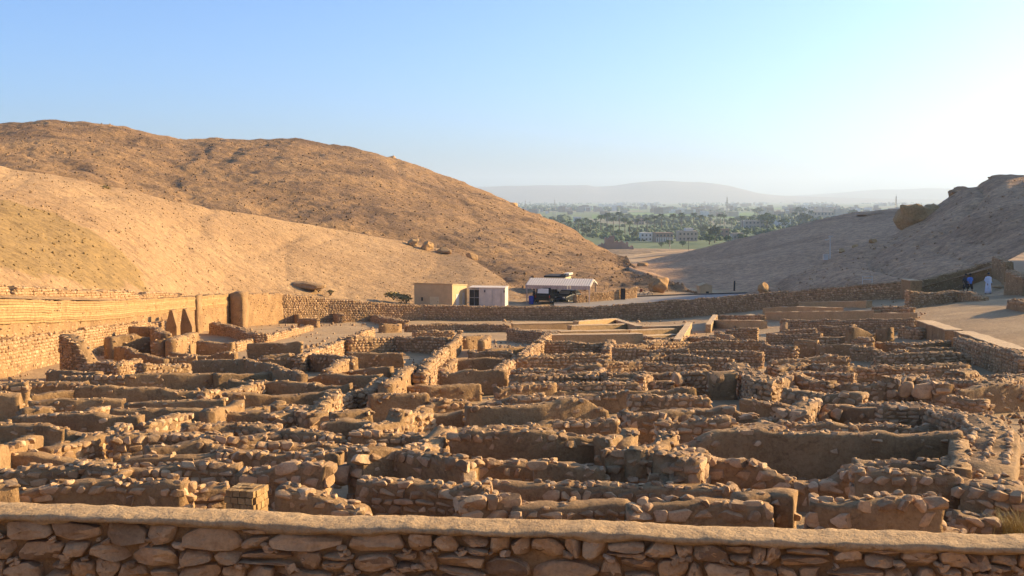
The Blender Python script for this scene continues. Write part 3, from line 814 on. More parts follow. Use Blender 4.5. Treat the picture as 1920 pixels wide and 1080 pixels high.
W('mud', .4, .42, '120,815 200,812')
W('mixed', .4, .4, '510,757 590,752')
W('mud', .42, .38, '420,735 560,730 640,728')
W('mud', .42, .38, '430,716 560,718 660,720')
W('mud', .45, .38, '735,706 800,704')
W('mud', .42, .38, '716,722 800,724 900,720')
W('mixed', .4, .38, '800,757 880,752')
W('mixed', .42, .38, '740,690 800,694')
# ---- the street and its sunlit walls
W('mud', .95, .42, '722,722 775,681', label='tall sunlit mud wall along the left side of the street')
W('rubble', 1.0, .42, '788,690 833,650', label='tall sunlit stone wall along the middle of the street')
W('mud', .9, .40, '838,648 860,628', label='sunlit wall end at the far end of the street')
W('mud', 1.1, .5, '857,620 866,620')
W('rubble', .5, .40, '672,736 722,712')
W('rubble', .45, .42, '623,750 672,732')
topwall('rubble', .42, [(590, 774, 25.4), (606, 756, 26.4), (627, 737, 27.6)], big=1.1, label='stepped stack of sunlit stones beside the street')
topwall('rubble', .45, [(686, 800, 22.4), (736, 792, 23.2), (744, 768, 23.4), (797, 757, 24.6)], big=1.05, label='bright golden rubble wall fragment standing alone mid-left')
W('rubble', .6, .42, '762,846 800,824 836,803', big=1.1, label='sunlit rubble wall climbing towards the golden fragment')
W('rubble', .95, .45, '1289,866 1305,846', big=1.2, label='sunlit side of the tall stone pier amid the near ruins')
W('mud', .7, .4, '866,632 910,630')
W('mud', .85, .4, '902,640 915,630')
W('mud', .45, .4, '913,654 1005,650')
W('mud', .4, .4, '845,674 950,673')
W('rubble', .5, .42, '930,692 968,669')
W('mud', .6, .4, '823,698 950,697')
W('rubble', .45, .4, '827,692 848,676')
W('rubble', .6, .45, '976,668 1006,643')
W('rubble', .8, .5, '1008,642 1028,627')
W('mud', .35, .4, '783,703 812,703')
# ---- middle
W('rubble', .75, .42, '1005,641 1140,640')
W('rubble', .75, .42, '1147,646 1290,640 1433,640')
W('rubble', .75, .5, '1136,652 1146,636')
W('rubble', .6, .42, '967,669 1140,665')
W('rubble', .55, .42, '960,686 1125,685')
W('rubble', .55, .42, '1127,673 1250,668 1375,672')
W('rubble', .55, .42, '960,704 1130,700')
W('rubble', .6, .4, '1110,700 1124,690')
W('rubble', .6, .45, '1127,699 1325,697')
W('mixed', .45, .4, '930,727 1037,722')
W('rubble', .45, .4, '1037,721 1195,718')
W('rubble', .55, .4, '1197,708 1216,702')
W('mud', .3, .4, '1035,733 1303,729')
W('mud', .85, .7, '1327,698 1378,698', label='dark mud block with a flat top beside the rubble heap')
W('rubble', .8, .9, '1378,684 1400,690 1433,715', label='rubble heap beside the flat-topped mud block')
W('rubble', .8, .42, '1433,647 1490,652')
W('mud', .95, .4, '1492,638 1533,638')
W('mud', .6, .4, '1533,646 1620,646')
W('mixed', .45, .4, '960,741 1175,737')
W('mud', .85, .42, '873,760 1000,757 1135,751', label='tall cracked mud wall in the middle of the ruins')
W('mud', .6, .4, '693,741 800,738')
W('mixed', .4, .4, '800,743 1020,742')
W('mud', .5, .4, '797,772 873,772')
W('rubble', .4, .42, '838,804 930,798 1040,788')
W('mixed', .5, .42, '1043,793 1155,791')
W('rubble', .55, .55, '1170,770 1300,764 1400,764 1495,766', big=1.4, label='row of large tumbled stones across the centre right')
W('rubble', .6, .42, '1235,791 1370,790', big=1.1)
W('rubble', .7, .8, '1366,797 1450,792', big=.9, label='broad sunlit stone platform above the long mud wall')
W('rubble', .8, .55, '1490,768 1520,752', big=1.5)
W('rubble', .5, .42, '1475,792 1600,792', big=1.2)
W('rubble', .42, .42, '1600,796 1710,797 1822,790', big=.9)
W('mud', .75, .4, '1520,760 1570,757 1650,764')
W('brick', .6, .40, '1650,765 1740,766 1790,776', label='low wall of mudbrick courses inside the curving bank')
W('brick', .5, .42, '1520,738 1600,741 1650,748')
# ---- right
W('rubble', .65, .5, '1433,718 1480,705 1560,712', big=1.1)
W('rubble', .6, .5, '1450,688 1520,684 1590,692')
W('rubble', .55, .6, '1480,728 1545,735 1620,740', big=1.2)
W('rubble', .85, .6, '1668,712 1720,706 1772,722', big=1.7, label='heap of tall pale boulders on the right')
W('rubble', .5, .42, '1590,689 1700,686 1813,680', big=1.1)
W('rubble', .55, .42, '1643,666 1730,664 1815,659')
W('rubble', .6, .7, '1790,700 1850,690 1925,695')
W('rubble', .6, .6, '1760,712 1850,718 1930,706')
W('mixed', .7, .4, '1633,641 1700,645 1780,636')
W('rubble', 1.0, .5, '1605,632 1632,634')
W('mud', 1.0, .5, '1648,616 1671,616')
W('mud', .9, .45, '1592,612,1.3 1642,626,.7')
W('rubble', .6, .5, '1533,632 1600,628')
W('rubble', .75, .45, '1468,601 1590,600 1716,598')
W('rubble', .9, .4, '1330,618 1420,616')
W('mud', .7, .45, '1345,622 1380,634')
W('rubble', .5, .5, '1205,640 1290,632 1345,636')
W('rubble', .5, .5, '1470,622 1530,618')
W('mud', .75, .4, '1790,728 1930,722', label='shaded wall with pale top at the right edge', mat='mortar')
for st_, h_, q_ in (('rubble', .55, '1150,655 1290,655'), ('rubble', .5, '1300,658 1430,662'), ('mixed', .5, '1440,672 1590,668'), ('rubble', .5, '1500,700 1600,705'), ('rubble', .5, '1600,652 1700,655'), ('mud', .5, '1700,652 1790,650'), ('rubble', .45, '1210,684 1330,684'), ('rubble', .45, '1140,712 1260,712'), ('mixed', .45, '1390,745 1500,748'), ('rubble', .5, '1180,748 1330,748'), ('rubble', .5, '1560,722 1660,724'), ('rubble', .5, '1780,745 1850,752'), ('mixed', .45, '1180,630 1260,634'), ('rubble', .5, '1440,628 1540,626'), ('rubble', .55, '1540,612 1600,610'), ('rubble', .5, '1690,612 1730,616'), ('mixed', .5, '880,660 960,662'), ('rubble', .5, '1350,592 1430,592'), ('mud', .5, '1290,702 1325,702'), ('rubble', .5, '1180,783 1240,781')):
    W(st_, h_, .4, q_)
# ---- restored smooth walls at the back
W('smooth', .8, .5, '1033,628 1203,626')
W('smooth', .5, .5, '960,607 1075,605')
W('smooth', .65, .5, '1068,611 1173,608')
W('smooth', .8, .5, '1080,603 1150,598')
W('smooth', .7, .5, '1152,598 1198,612')
W('smooth', .5, .5, '1048,622 1175,619')
W('smooth', .5, .5, '1198,613 1290,611')
W('smooth', .45, .5, '1178,620 1265,617')
W('smooth', .5, .5, '1206,630 1268,627')
W('smooth', .65, .42, '1270,638 1293,605', label='restored wall with sunlit side running back towards the retaining wall')
W('rubble', .6, .8, '960,617 1045,626')
W('smooth', .6, .5, '1440,586 1540,585 1645,583')
W('smooth', .55, .5, '1645,588 1713,588')
W('smooth', .5, .5, '1435,578 1503,575')
W('smooth', .5, .5, '1503,567 1630,565')
W('smooth', .6, .4, '1328,610 1341,591')
W('smooth', .6, .5, '1341,601 1433,602')
W('smooth', .5, .5, '1400,592 1412,590')
W('smooth', .6, .6, '1500,576 1575,578')
W('rubble', .7, .5, '1640,578 1710,576')
# parapet with flat pale top along the path
for i, (txt, hh) in enumerate((('1733,602 1788,620', .8), ('1805,622 1860,640 1912,658', .8))):
    W('smooth', hh, .8, txt, mat='mud', label=('pale flat-topped parapet beside the upper end of the path', 'longer pale flat-topped parapet beside the lower path')[i])
W('rubble', .9, .6, '1800,628 1860,650 1925,668')
# ------------------------------------------------------------------ enclosure and retaining walls
LW = [(-160, 562, 38), (0, 563, 45), (80, 565, 51), (167, 566, 58), (260, 562, 70), (363, 556, 85), (430, 551, 95), (523, 549, 105)]
EW = topwall('mud', .9, LW, name='enclosure_wall', label='tall sunlit mudbrick and plaster enclosure wall along the left', single=True)
def brick_band(rows, drop, n, off, root, mat):
    """courses of thin bricks standing a little proud of the plaster, upper part of the wall face"""
    T = np.array([unp(*q) for q in rows]); s = np.concatenate([[0], np.cumsum(np.linalg.norm(np.diff(T[:, :2], axis=0), axis=1))])
    S_ = np.arange(0, s[-1], 0.3); C = np.stack([np.interp(S_, s, T[:, k]) for k in range(3)], 1); V = []; F = []
    for c in range(n):
        k0 = len(V)
        for i, p in enumerate(C):
            tg = C[min(i + 1, len(C) - 1)] - C[max(i - 1, 0)]; tg = tg[:2] / np.linalg.norm(tg[:2]); nn = np.array((tg[1], -tg[0]))
            e = off + 0.03 * float(noise3(np.array((S_[i] * 1.7, c * 3.1, 1.0))))
            gone = noise3(np.array((S_[i] * 0.5, c * 0.35, 6.0))) < -0.25
            if gone: e = off - 0.07
            z1 = p[2] + 0.02 - drop * c / n + 0.03 * float(noise3(np.array((S_[i] * 0.8, 0, 3.0)))); z0 = z1 - drop / n * 0.86
            a = p[:2] + nn * e; b = p[:2] + nn * (off - 0.3)
            V += [(b[0], b[1], z0), (a[0], a[1], z0), (a[0], a[1], z1), (b[0], b[1], z1)]
        for i in range(len(C) - 1):
            for k in range(4): F.append((k0 + 4 * i + k, k0 + 4 * i + 4 + k, k0 + 4 * i + 4 + (k + 1) % 4, k0 + 4 * i + (k + 1) % 4))
    loc = np.array(root.location)
    return obj('brick_course', mesh_from('brick_course', np.array(V) - loc, F, mat, False), root)
kind(brick_band(LW[:7], 1.05, 9, 0.50, EW, M['brick']), 'stuff')
topwall('rubble', .8, [(523, 549, 105), (613, 560, 109), (713, 568, 112), (795, 572, 114)], name='enclosure_wall', label='sunlit stone wall curving from the mudbrick enclosure to the sheds', big=1.3, single=False)
topwall('rubble', .9, [(-160, 650, 36.5), (0, 639, 43.5), (157, 616, 56), (330, 599, 78)], name='enclosure_wall', label='lower sunlit stone footing in front of the left enclosure wall', big=1.1, single=True)
topwall('rubble', .7, [(-120, 532, 41), (0, 536, 47.6), (167, 546, 60), (350, 551, 87)], name='rubble_line', label='line of sunlit rubble lying above the left enclosure wall', big=1.0, joinall=True)
BW = [(795, 573, 114), (1000, 576, 115), (1120, 574, 114.5), (1280, 562, 113), (1400, 553, 108.5), (1500, 545, 103), (1600, 535, 97), (1702, 527, 92.5)]
BWo = topwall('rubble', .8, BW, name='retaining_wall', label='long shaded stone retaining wall below the sheds and road', big=1.45, single=False)
topwall('rubble', .7, [(1702, 546, 79), (1800, 545, 79.5), (1846, 557, 76)], name='retaining_wall', label='angled stone wall end beside the path in front of the walkers', big=1.1, single=True)
topwall('smooth', .9, [(1700, 524, 92), (1718, 527, 88)], name='gate_pier', label='pale plastered pier ending the long retaining wall', cat='pier', mat='mud')
topwall('mixed', .7, [(1867, 480, 98), (1893, 492, 91)], name='path_wall', label='stone wall stub highest up the path near the right edge', big=1.3)
topwall('mixed', .8, [(1894, 506, 84), (1930, 522, 78)], name='path_wall', label='middle stone wall stub beside the path at the right edge', big=1.3)
topwall('mixed', .9, [(1901, 557, 66), (1940, 574, 62)], name='path_wall', label='nearest stone wall stub beside the path at the right edge', big=1.3)
topwall('mixed', .5, [(1715, 529, 97), (1790, 509, 98), (1866, 490, 100)], name='path_kerb', label='sunlit low kerb line along the far side of the climbing path', cat='kerb', big=.8, single=False)
# buttresses and fins on the left wall
def block(name, label, cat, px0, px1, pyt, d, dy, mat, foot=None, z0=None):
    a, b = unp(px0, pyt, d), unp(px1, pyt, d); zb = float(zv(a[0], d)) - 0.2 if z0 is None else z0
    root = thing(name, label, cat, ((a[0] + b[0]) / 2, d, zb)); hw = (b[0] - a[0]) / 2; n = 7
    v = []; f = []
    for k in range(n):
        z = (a[2] - zb) * k / (n - 1)
        for (x, y) in ((-hw, 0), (-hw * .3, 0), (hw * .3, 0), (hw, 0), (hw, dy / 2), (hw, dy), (-hw, dy), (-hw, dy / 2)):
            j = 0.05 * noise3(np.array((x * 2 + a[0], y * 2 + d, z * 2.0))); v.append((x + j, y + j, z + (0.05 * noise3(np.array((x * 3 + a[0], y, 9.0))) if k == n - 1 else 0)))
    for k in range(n - 1):
        for i in range(8): f.append((8 * k + i, 8 * k + (i + 1) % 8, 8 * k + 8 + (i + 1) % 8, 8 * k + 8 + i))
    f.append(tuple(range(8 * n - 8, 8 * n)))
    obj('mud_body', mesh_from('mud_body', v, f, mat), root); return root
block('buttress', 'broad dark buttress projecting from the left enclosure wall', 'buttress', 431, 454, 550, 93, 2.2, M['mud'])
block('buttress', 'narrow dark buttress projecting from the left enclosure wall', 'buttress', 363, 369, 555, 83.5, 1.5, M['mud'])
def fin(px0, px1, pya, pyb, d, label, ap):
    a, b = unp(px0, pyb, d), unp(px1, pyb, d); c = unp(px0 + (px1 - px0) * ap, pya, d); zb = float(zv(a[0], d)) - .1
    root = thing('triangular_fin', label, 'buttress', (a[0], d, zb), group='triangular mudbrick fins'); w_ = b[0] - a[0]; m = MB()
    prof = [(0, 0), (w_, 0), (w_, a[2] - zb), (c[0] - a[0] + 0.12, c[2] - zb - 0.05), (c[0] - a[0] - 0.06, c[2] - zb), (0.04, a[2] - zb + 0.1)]
    m.prism(prof, 'y', 0, 0.8); m.build('brickwork', M['mud'], root)
fin(310, 331, 581, 613, 71, 'left one of two triangular mudbrick fins against the enclosure wall', .45)
fin(337, 360, 579, 613, 73, 'right one of two triangular mudbrick fins against the enclosure wall', .3)
W('brick', 1.5, .7, '126,626,1.75 150,640,1.5 182,688,.5', label='slumped dark heap of mudbrick against the left stone footing')
W('mud', 1.15, .7, '201,631 275,628', label='squat mud block with a sunlit end near the left enclosure wall')
W('mud', 1.35, .6, '247,613 290,614 312,624', label='mud wall stepping down below the triangular fins')
W('mud', .95, .6, '295,641 319,637')
W('mud', 1.1, .6, '319,636 364,624', label='sunlit notched mud wall below the triangular fins')
W('mud', .9, .8, '148,655,.3 200,650,.4', big=1.0)

# ------------------------------------------------------------------ single stones, blocks and the brick pier
def boulder(px, py, wpx, hpx, h, label, boxy=False, rz=0.3, tilt=0.0, k=0, group='fallen blocks in the ruins', depth=None, mat=None):
    p = solve(px, py, h); s = p[1] / 2000.0; wd, hg = wpx * s, hpx * s
    src = (BLOCK if boxy else LUMP)[k % 20]
    if mat: src = src.copy(); src.materials[0] = mat
    o = obj('stone_block' if boxy else 'boulder', src, None, (p[0], p[1], p[2] + h - hg / 2))
    o.scale = (wd, depth or wd * 0.8, hg); o.rotation_euler = (tilt, tilt * .5, rz); tag(o, label, 'stone', group); return o
boulder(637, 872, 56, 40, .62, 'large smooth boulder ending the stone row left of centre', rz=.2, k=3)
boulder(832, 918, 56, 46, .5, 'big squared block leaning just behind the capped wall', True, .5, .12, 4)
boulder(745, 922, 70, 46, .48, 'flat slab leaning against the rubble left of the squared block', True, .3, .35, 7)
boulder(787, 934, 44, 38, .4, 'small leaning slab between the flat slab and the squared block', False, .2, .2, 5)
boulder(938, 932, 58, 46, .55, 'pale cuboid block catching the sun behind the capped wall', True, -.3, .1, 9)
boulder(985, 938, 18, 44, .55, 'narrow upright stone beside the pale cuboid block', True, .2, .0, 10)
boulder(905, 955, 56, 26, .3, 'low rounded stone at the foot of the pale cuboid block', False, .2, .1, 11)
boulder(1015, 968, 46, 24, .25, 'low stone lying beneath the front rubble wall', False, .5, .0, 2)
boulder(1150, 975, 46, 22, .2, 'flattish stone half hidden behind the mud coping', False, .1, .0, 6)
boulder(842, 777, 17, 20, .45, 'rounded pale stone beside the golden rubble fragment', False, .1, .0, 8)
boulder(805, 795, 24, 22, .4, 'brown stone at the foot of the golden rubble fragment', False, .8, .1, 12)
boulder(1270, 700, 24, 30, .75, 'upright pale stone standing in the middle distance', False, .1, .0, 13)
boulder(1498, 768, 34, 34, .8, 'large stone under the stacked pier right of centre', True, .3, .05, 14)
boulder(1465, 786, 26, 26, .6, 'wedge shaped stone beside the stacked pier', False, .6, .2, 15)
boulder(1570, 765, 22, 24, .7, 'squarish stone perched on the rubble right of the stacked pier', True, .4, .1, 16)
boulder(1545, 772, 22, 18, .6, 'rounded stone on the rubble next to the squarish stone', False, .2, .1, 17)
boulder(1730, 717, 34, 30, .9, 'tallest pale boulder in the heap on the right', True, .2, .05, 1)
boulder(1700, 714, 26, 32, .9, 'second pale boulder in the heap on the right', True, -.3, .1, 18)
boulder(1758, 722, 22, 24, .8, 'third pale boulder in the heap on the right', True, .6, .1, 19)
boulder(1480, 722, 60, 20, .6, 'long dark slab lying tilted on the right rubble', True, -.5, .3, 5)
boulder(1345, 700, 26, 18, .95, 'block set on the flat-topped mud block', True, .1, .05, 3)
boulder(240, 945, 44, 16, .25, 'pale flat stone at the foot of the sunlit rubble', False, .1, .1, 9)
boulder(385, 786, 26, 16, .35, 'small sunlit stone stack beside the mud pier on the left', True, .2, .0, 2)
boulder(1470, 604, 14, 16, 1.0, 'round stone on the far restored walls', False, .2, .0, 4)
boulder(240, 826, 12, 9, .3, 'little sunlit stone on the left rubble', False, .2, .0, 4)
# brick pier
bp = solve(428, 906, .72); root = thing('brick_pier', 'sunlit pier of exposed mudbricks behind the capped wall', 'pier', bp); be = MB()
be.box(0, .38, .02, .34, -.1, .60).build('mud_core', M['mortar'], root)
bb = MB(); bb.box(-.5, .5, -.5, .5, -.5, .5)
bm_ = mesh_from('brick', np.array(bb.v) * (1 + .05 * rng.normal(size=(8, 1))), bb.f, M['brick'], False)
for c in range(7):
    if c == 6:
        for i in range(3):
            for j in range(2):
                o = obj('brick', bm_, root); o.location = (.07 + i * .125 + R.gauss(0, .01), .13 + j * .125, .60 + R.gauss(0, .006)); o.scale = (.12, .12, .09); o.rotation_euler = (0, 0, R.gauss(0, .06))
    for side in (0, 1):
        nB = 4 if side == 0 else 3
        for i in range(nB):
            o = obj('brick', bm_, root); st = (c % 2) * .055
            if side == 0: o.location = (.05 + i * .115 - st * .5, -.02, -.03 + c * .103); o.scale = (.105, .12, .09)
            else: o.location = (.40, .05 + i * .125 - st * .5, -.03 + c * .103); o.scale = (.13, .115, .09)
            o.rotation_euler = (R.gauss(0, .04), R.gauss(0, .04), R.gauss(0, .05))
root.rotation_euler = (0, 0, math.radians(-14))
# clay oven on the right bank
ov = solve(1832, 945, .42); root = thing('clay_oven', 'small round clay oven mouth on the rubble bank at the right', 'oven', ov)
m = MB(); m.ring((0, 0, .20), .17, .075, 'y', 16, 7); m.box(-.26, .26, -.02, .5, -.2, .06); m.build('clay_rim', M['mud'], root, True)
# ------------------------------------------------------------------ rubble strewn on the village floor
H = Heap(); r = np.random.default_rng(77); got = 0
while got < 5000:
    d = 12.0 * (75 / 12.0) ** r.uniform() if r.uniform() < 0.85 else r.uniform(50, 112)
    px = r.uniform(-20, 1940); x = (px - 960) / 2000 * d
    if d < 11.5 or x < -21.5 - (d - 45) * 0.07 or d > yback(x) - 1.0 or (px > 1740 and d > 47): continue
    den = noise3(np.array((x * 0.22, d * 0.22, 4.0)))
    if r.uniform() > 0.35 + 0.9 * den: continue
    s = (0.035 + 0.0009 * d) * (4.0 ** (r.uniform() ** 2.5))
    H.add(TINY[r.integers(14)], rotm(*r.uniform(0, 6.28, 3)) @ np.diag(s * r.uniform(.6, 1.3, 3)), np.array((x, d, float(zv(x, d)) + 0.02))); got += 1
o = obj('rubble', H.mesh('rubble', M['stone'])); kind(o, 'stuff'); o['label'] = 'small rubble strewn over the floors between the ruined walls'; o['category'] = 'rubble'
# dry grass at the lower right corner
H = []; F = []
gp = solve(1895, 990, .3)
for i in range(520):
    a = R.uniform(0, 6.28); q = R.uniform(0, 1) ** .6
    bx, by = gp[0] + R.gauss(.05, .13), gp[1] + R.gauss(0, .1); hz = R.uniform(.2, .5); le = R.uniform(.05, .3); wd = .006
    z0 = gp[2] + .05; n0 = len(H)
    for k in range(4):
        t_ = k / 3; x = bx + math.cos(a) * le * t_ * t_; y = by + math.sin(a) * le * t_ * t_; z = z0 + hz * t_
        ww = wd * (1 - .8 * t_); H += [(x - math.sin(a) * ww, y + math.cos(a) * ww, z), (x + math.sin(a) * ww, y - math.cos(a) * ww, z)]
    F += [(n0 + 2 * k, n0 + 2 * k + 1, n0 + 2 * k + 3, n0 + 2 * k + 2) for k in range(3)]
M['drygrass'] = plain_mat('dry_grass', (0.42, 0.30, 0.09), .7, 0, .3, 6, 0)
o = obj('dry_grass', mesh_from('dry_grass', H, F, M['drygrass'], False)); kind(o, 'stuff'); o['label'] = 'tuft of dry yellow grass at the lower right corner'; o['category'] = 'grass'
# ------------------------------------------------------------------ sheds, carport and cars on the plateau
M['ochre'] = plain_mat('ochre_render', (0.56, 0.40, 0.21), .9, 0, .15, 1.2)
M['ochre_door'] = plain_mat('cream_door', (0.62, 0.50, 0.28), .7, 0, .1, 3)
M['offwhite'] = plain_mat('dusty_white_metal', (0.62, 0.55, 0.45), .6, 0, .18, 1.5)
M['roofwhite'] = plain_mat('white_roof_sheet', (0.66, 0.56, 0.44), .7, 0, .08, 2)
M['pinkpost'] = plain_mat('dusty_pink_post', (0.48, 0.36, 0.30), .7)
M['dark'] = plain_mat('dark_opening', (0.03, 0.027, 0.025), .8)
M['black'] = plain_mat('black_plastic', (0.015, 0.015, 0.016), .5)
M['carblack'] = plain_mat('dark_car_paint', (0.012, 0.012, 0.016), .4, 0, .2, 3, 0, .15)
M['carblue'] = plain_mat('dark_blue_car_paint', (0.012, 0.018, 0.032), .4, 0, .2, 3, 0, .15)
M['glass'] = plain_mat('car_glass', (0.30, 0.36, 0.40), .12, 0, .05, 3, 0, .6)  # pale tone paints the glare on the blue car's windscreen
M['darkglass'] = plain_mat('dark_car_glass', (0.02, 0.025, 0.03), .15, 0, .05, 3, 0, .4)
M['palewindow'] = plain_mat('pale_window', (0.60, 0.58, 0.52), .3, 0, .05, 3, 0, .5)  # pale colour stands for light showing in the rear window; also headlight lenses
M['rubber'] = plain_mat('tyre_rubber', (0.02, 0.02, 0.02), .9)
M['metal'] = plain_mat('grey_metal', (0.35, 0.34, 0.33), .45, .4)
M['blue'] = plain_mat('blue_plastic', (0.02, 0.04, 0.28), .4)
M['tan_wall'] = plain_mat('tan_render', (0.50, 0.40, 0.29), .9, 0, .2, .8)
M['asphalt'] = plain_mat('pale_asphalt', (0.30, 0.26, 0.215), .95, 0, .2, 1.5)
M['kerbdark'] = plain_mat('dark_kerb', (0.10, 0.085, 0.075), .9)

def PG(px, d, dz=0.0):
    x = (px - 960) / 2000 * d; return (x, d, float(zg(x, d)) + dz)

# road: sheet and kerb
rp = [(1040, 131), (1130, 129), (1210, 129), (1290, 131), (1380, 133), (1440, 134)]
v = []; kb = MB()
for px, d in rp:
    x = (px - 960) / 2000 * d; v += [(x * (d - 13) / d, d - 13, -12.2), (x, d + 3.2, -12.2)]
o = obj('road', mesh_from('road', v, [(2 * i, 2 * i + 2, 2 * i + 3, 2 * i + 1) for i in range(len(rp) - 1)], M['asphalt'], False)); kind(o, 'structure')['label'] = 'pale asphalt road behind the retaining wall'
for i in range(len(rp) - 1):
    a, b = v[2 * i + 1], v[2 * i + 3]
    kb.add([(a[0], a[1], -12.5), (b[0], b[1], -12.5), (b[0], b[1] + .25, -12.5), (a[0], a[1] + .25, -12.5), (a[0], a[1], -12.05), (b[0], b[1], -12.05), (b[0], b[1] + .25, -12.05), (a[0], a[1] + .25, -12.05)], [(4, 5, 6, 7), (0, 1, 5, 4), (2, 3, 7, 6), (1, 2, 6, 5), (3, 0, 4, 7)])
o = kb.build('kerb', M['kerbdark']); kind(o, 'structure')['label'] = 'dark kerb on the far side of the road'

# ochre shed
x, y, z = PG(776, 118.5); sh = thing('shed', 'flat-roofed ochre shed behind the retaining wall', 'shed', (x, y, z), math.radians(-20))
MB().prism([(0, -.5), (4.2, -.5), (4.2, 2.5), (0, 2.9)], 'x', 0, 4.6).build('wall', M['ochre'], sh)
MB().prism([(-.08, 2.915), (4.26, 2.505), (4.26, 2.59), (-.08, 3.0)], 'x', -.08, 4.68).build('roof', M['ochre'], sh)
dr = MB().box(1.9, 3.0, -.03, .05, -.3, 1.5).build('door', M['ochre_door'], sh)
MB().box(2.85, 2.9, -.06, -.03, .9, 1.0).build('handle', M['dark'], dr)
MB().box(4.58, 4.63, 1.0, 1.9, 0, 1.75).build('door', M['offwhite'], sh)
MB().box(4.58, 4.63, 2.9, 3.5, 0.2, 1.75).build('window', M['offwhite'], sh)
MB().box(.9, 1.05, -.09, -.002, 1.0, 1.4).build('meter_box', M['dark'], sh)
# container
x, y, z = PG(879, 119.5); ct_ = thing('container', 'dusty white metal container with closed double doors beside the ochre shed', 'container', (x, y, z), math.radians(-8))
m = MB().box(1.15, 4.1, 0, 2.4, .25, 2.3); m.box(0, 1.15, .12, 2.4, .25, 2.2); m.build('body', M['offwhite'], ct_)
MB().box(-.05, 4.15, -.06, 2.45, 2.302, 2.40).build('roof', M['roofwhite'], ct_)
for a in (.06, .62):
    w_ = MB().box(a, a + .5, .07, .115, .35, 2.1).build('window', M['dark'], ct_)
    MB().box(a, a + .5, .05, .068, 1.2, 1.26).build('bar', M['metal'], w_)
for a in (1.85, 2.85):
    dr = MB().box(a, a + .97, -.035, -.002, .35, 2.15).build('door', M['offwhite'], ct_)
    MB().tube((a + .8, -.07, .4), (a + .8, -.07, 2.1), .02).build('bar', M['metal'], dr)
for a in (1.75, 3.95): MB().box(a, a + .12, -.07, -.004, 1.85, 2.1).build('hinge', M['dark'], ct_)
MB().box(.1, 4.0, .1, 2.3, -.4, .248).build('base', M['dark'], ct_)
# carport
x, y, z = PG(986, 125.5); cp = thing('carport', 'open carport with white corrugated gable roof on pink posts', 'carport', (x, y, z), math.radians(-14)); z0 = -z
eave, ridge, Wd, Dp = 2.2, 2.85, 7.7, 4.8
for side in (0, 1):
    n = 55; v = []; f = []
    for i in range(n):
        xx = Wd * i / (n - 1); c = .02 * (1 if i % 2 else -1)
        if side == 0: v += [(xx, -.1, eave + c), (xx, Dp / 2, ridge + c), (xx, -.1, eave + c - .03), (xx, Dp / 2, ridge + c - .03)]
        else: v += [(xx, Dp + .1, eave + c), (xx, Dp / 2 + .002, ridge + c), (xx, Dp + .1, eave + c - .03), (xx, Dp / 2 + .002, ridge + c - .03)]
    for i in range(n - 1): f += [(4 * i, 4 * i + 4, 4 * i + 5, 4 * i + 1), (4 * i + 2, 4 * i + 3, 4 * i + 7, 4 * i + 6), (4 * i, 4 * i + 2, 4 * i + 6, 4 * i + 4)]
    obj('roof_sheet', mesh_from('roof_sheet', v, f, M['roofwhite'], False), cp)
vl = MB()
for i in range(23): vl.box(Wd * i / 23 + .01, Wd * (i + 1) / 23 - .02, -.10, -.07, eave - .46, eave - .045)
vl.build('valance', M['pinkpost'], cp)
for s0, s1, e in ((-.1, Dp / 2, 0), (Dp + .1, Dp / 2, 1)):
    for xx in (0, Wd): MB().add([(xx - .04, s0, eave - .22), (xx + .04, s0, eave - .22), (xx + .04, s1, ridge - .2), (xx - .04, s1, ridge - .2), (xx - .04, s0, eave - .05), (xx + .04, s0, eave - .05), (xx + .04, s1, ridge - .045), (xx - .04, s1, ridge - .045)], [(0, 1, 5, 4), (2, 3, 7, 6), (4, 5, 6, 7), (0, 3, 2, 1), (1, 2, 6, 5), (0, 4, 7, 3)]).build('bargeboard', M['roofwhite'], cp)
for xx, yy in ((.12, .05), (Wd - .12, .05), (.12, Dp - .1), (Wd - .12, Dp - .1)):
    MB().box(xx - .06, xx + .06, yy - .06, yy + .06, -.5, eave - .04).build('post', M['pinkpost'], cp)
MB().ring((Wd + .05, Dp / 2, ridge - .45), .06, .04, 'x', 10, 5).build('lamp', M['roofwhite'], cp)
# house behind the carport
x, y, z = PG(1022, 139); hb = thing('house', 'low cream building with dark roof line behind the carport', 'house', (x, y, z), math.radians(-16))
MB().box(0, 2.7, 0, 3.4, -.5, 2.15).build('wall', M['ochre_door'], hb); MB().box(-.12, 2.8, -.12, 3.5, 2.152, 2.35).build('roof', M['dark'], hb)
MB().box(2.67, 2.73, .6, 1.4, 0, 2.0).build('door', M['offwhite'], hb); MB().box(2.67, 2.73, 2.1, 2.9, .9, 1.8).build('window', M['offwhite'], hb)
for k in range(5): MB().tube((2.0 + .15 * k, .3, 2.35), (2.1 + .15 * k, .5, 2.5 + .06 * (k % 3)), .05).build('beam_end', M['dark'], hb)
MB().box(2.3, 3.0, 1.0, 3.3, 2.36, 2.62).build('parapet', M['roofwhite'], hb)
# lit stone wall running back from the carport
T = [unp(1078, 555, 124.5), unp(1130, 547, 127), unp(1192, 539, 131)]
rw = ruin_wall('rubble', 1, .5, None, base=[(p[0], p[1], -12.4) for p in T], hs=[p[2] + 12.4 for p in T], name='roadside_wall', label='sunlit stone wall with a dark doorway behind the carport', big=1.2, single=False)
p = unp(1166, 542, 129.0); MB().box(-.28, .28, -.5, -.3, -.2, 1.55).build('doorway', M['dark'], rw, loc=Vector((p[0] + .1, p[1], -12.4)) - rw.location)

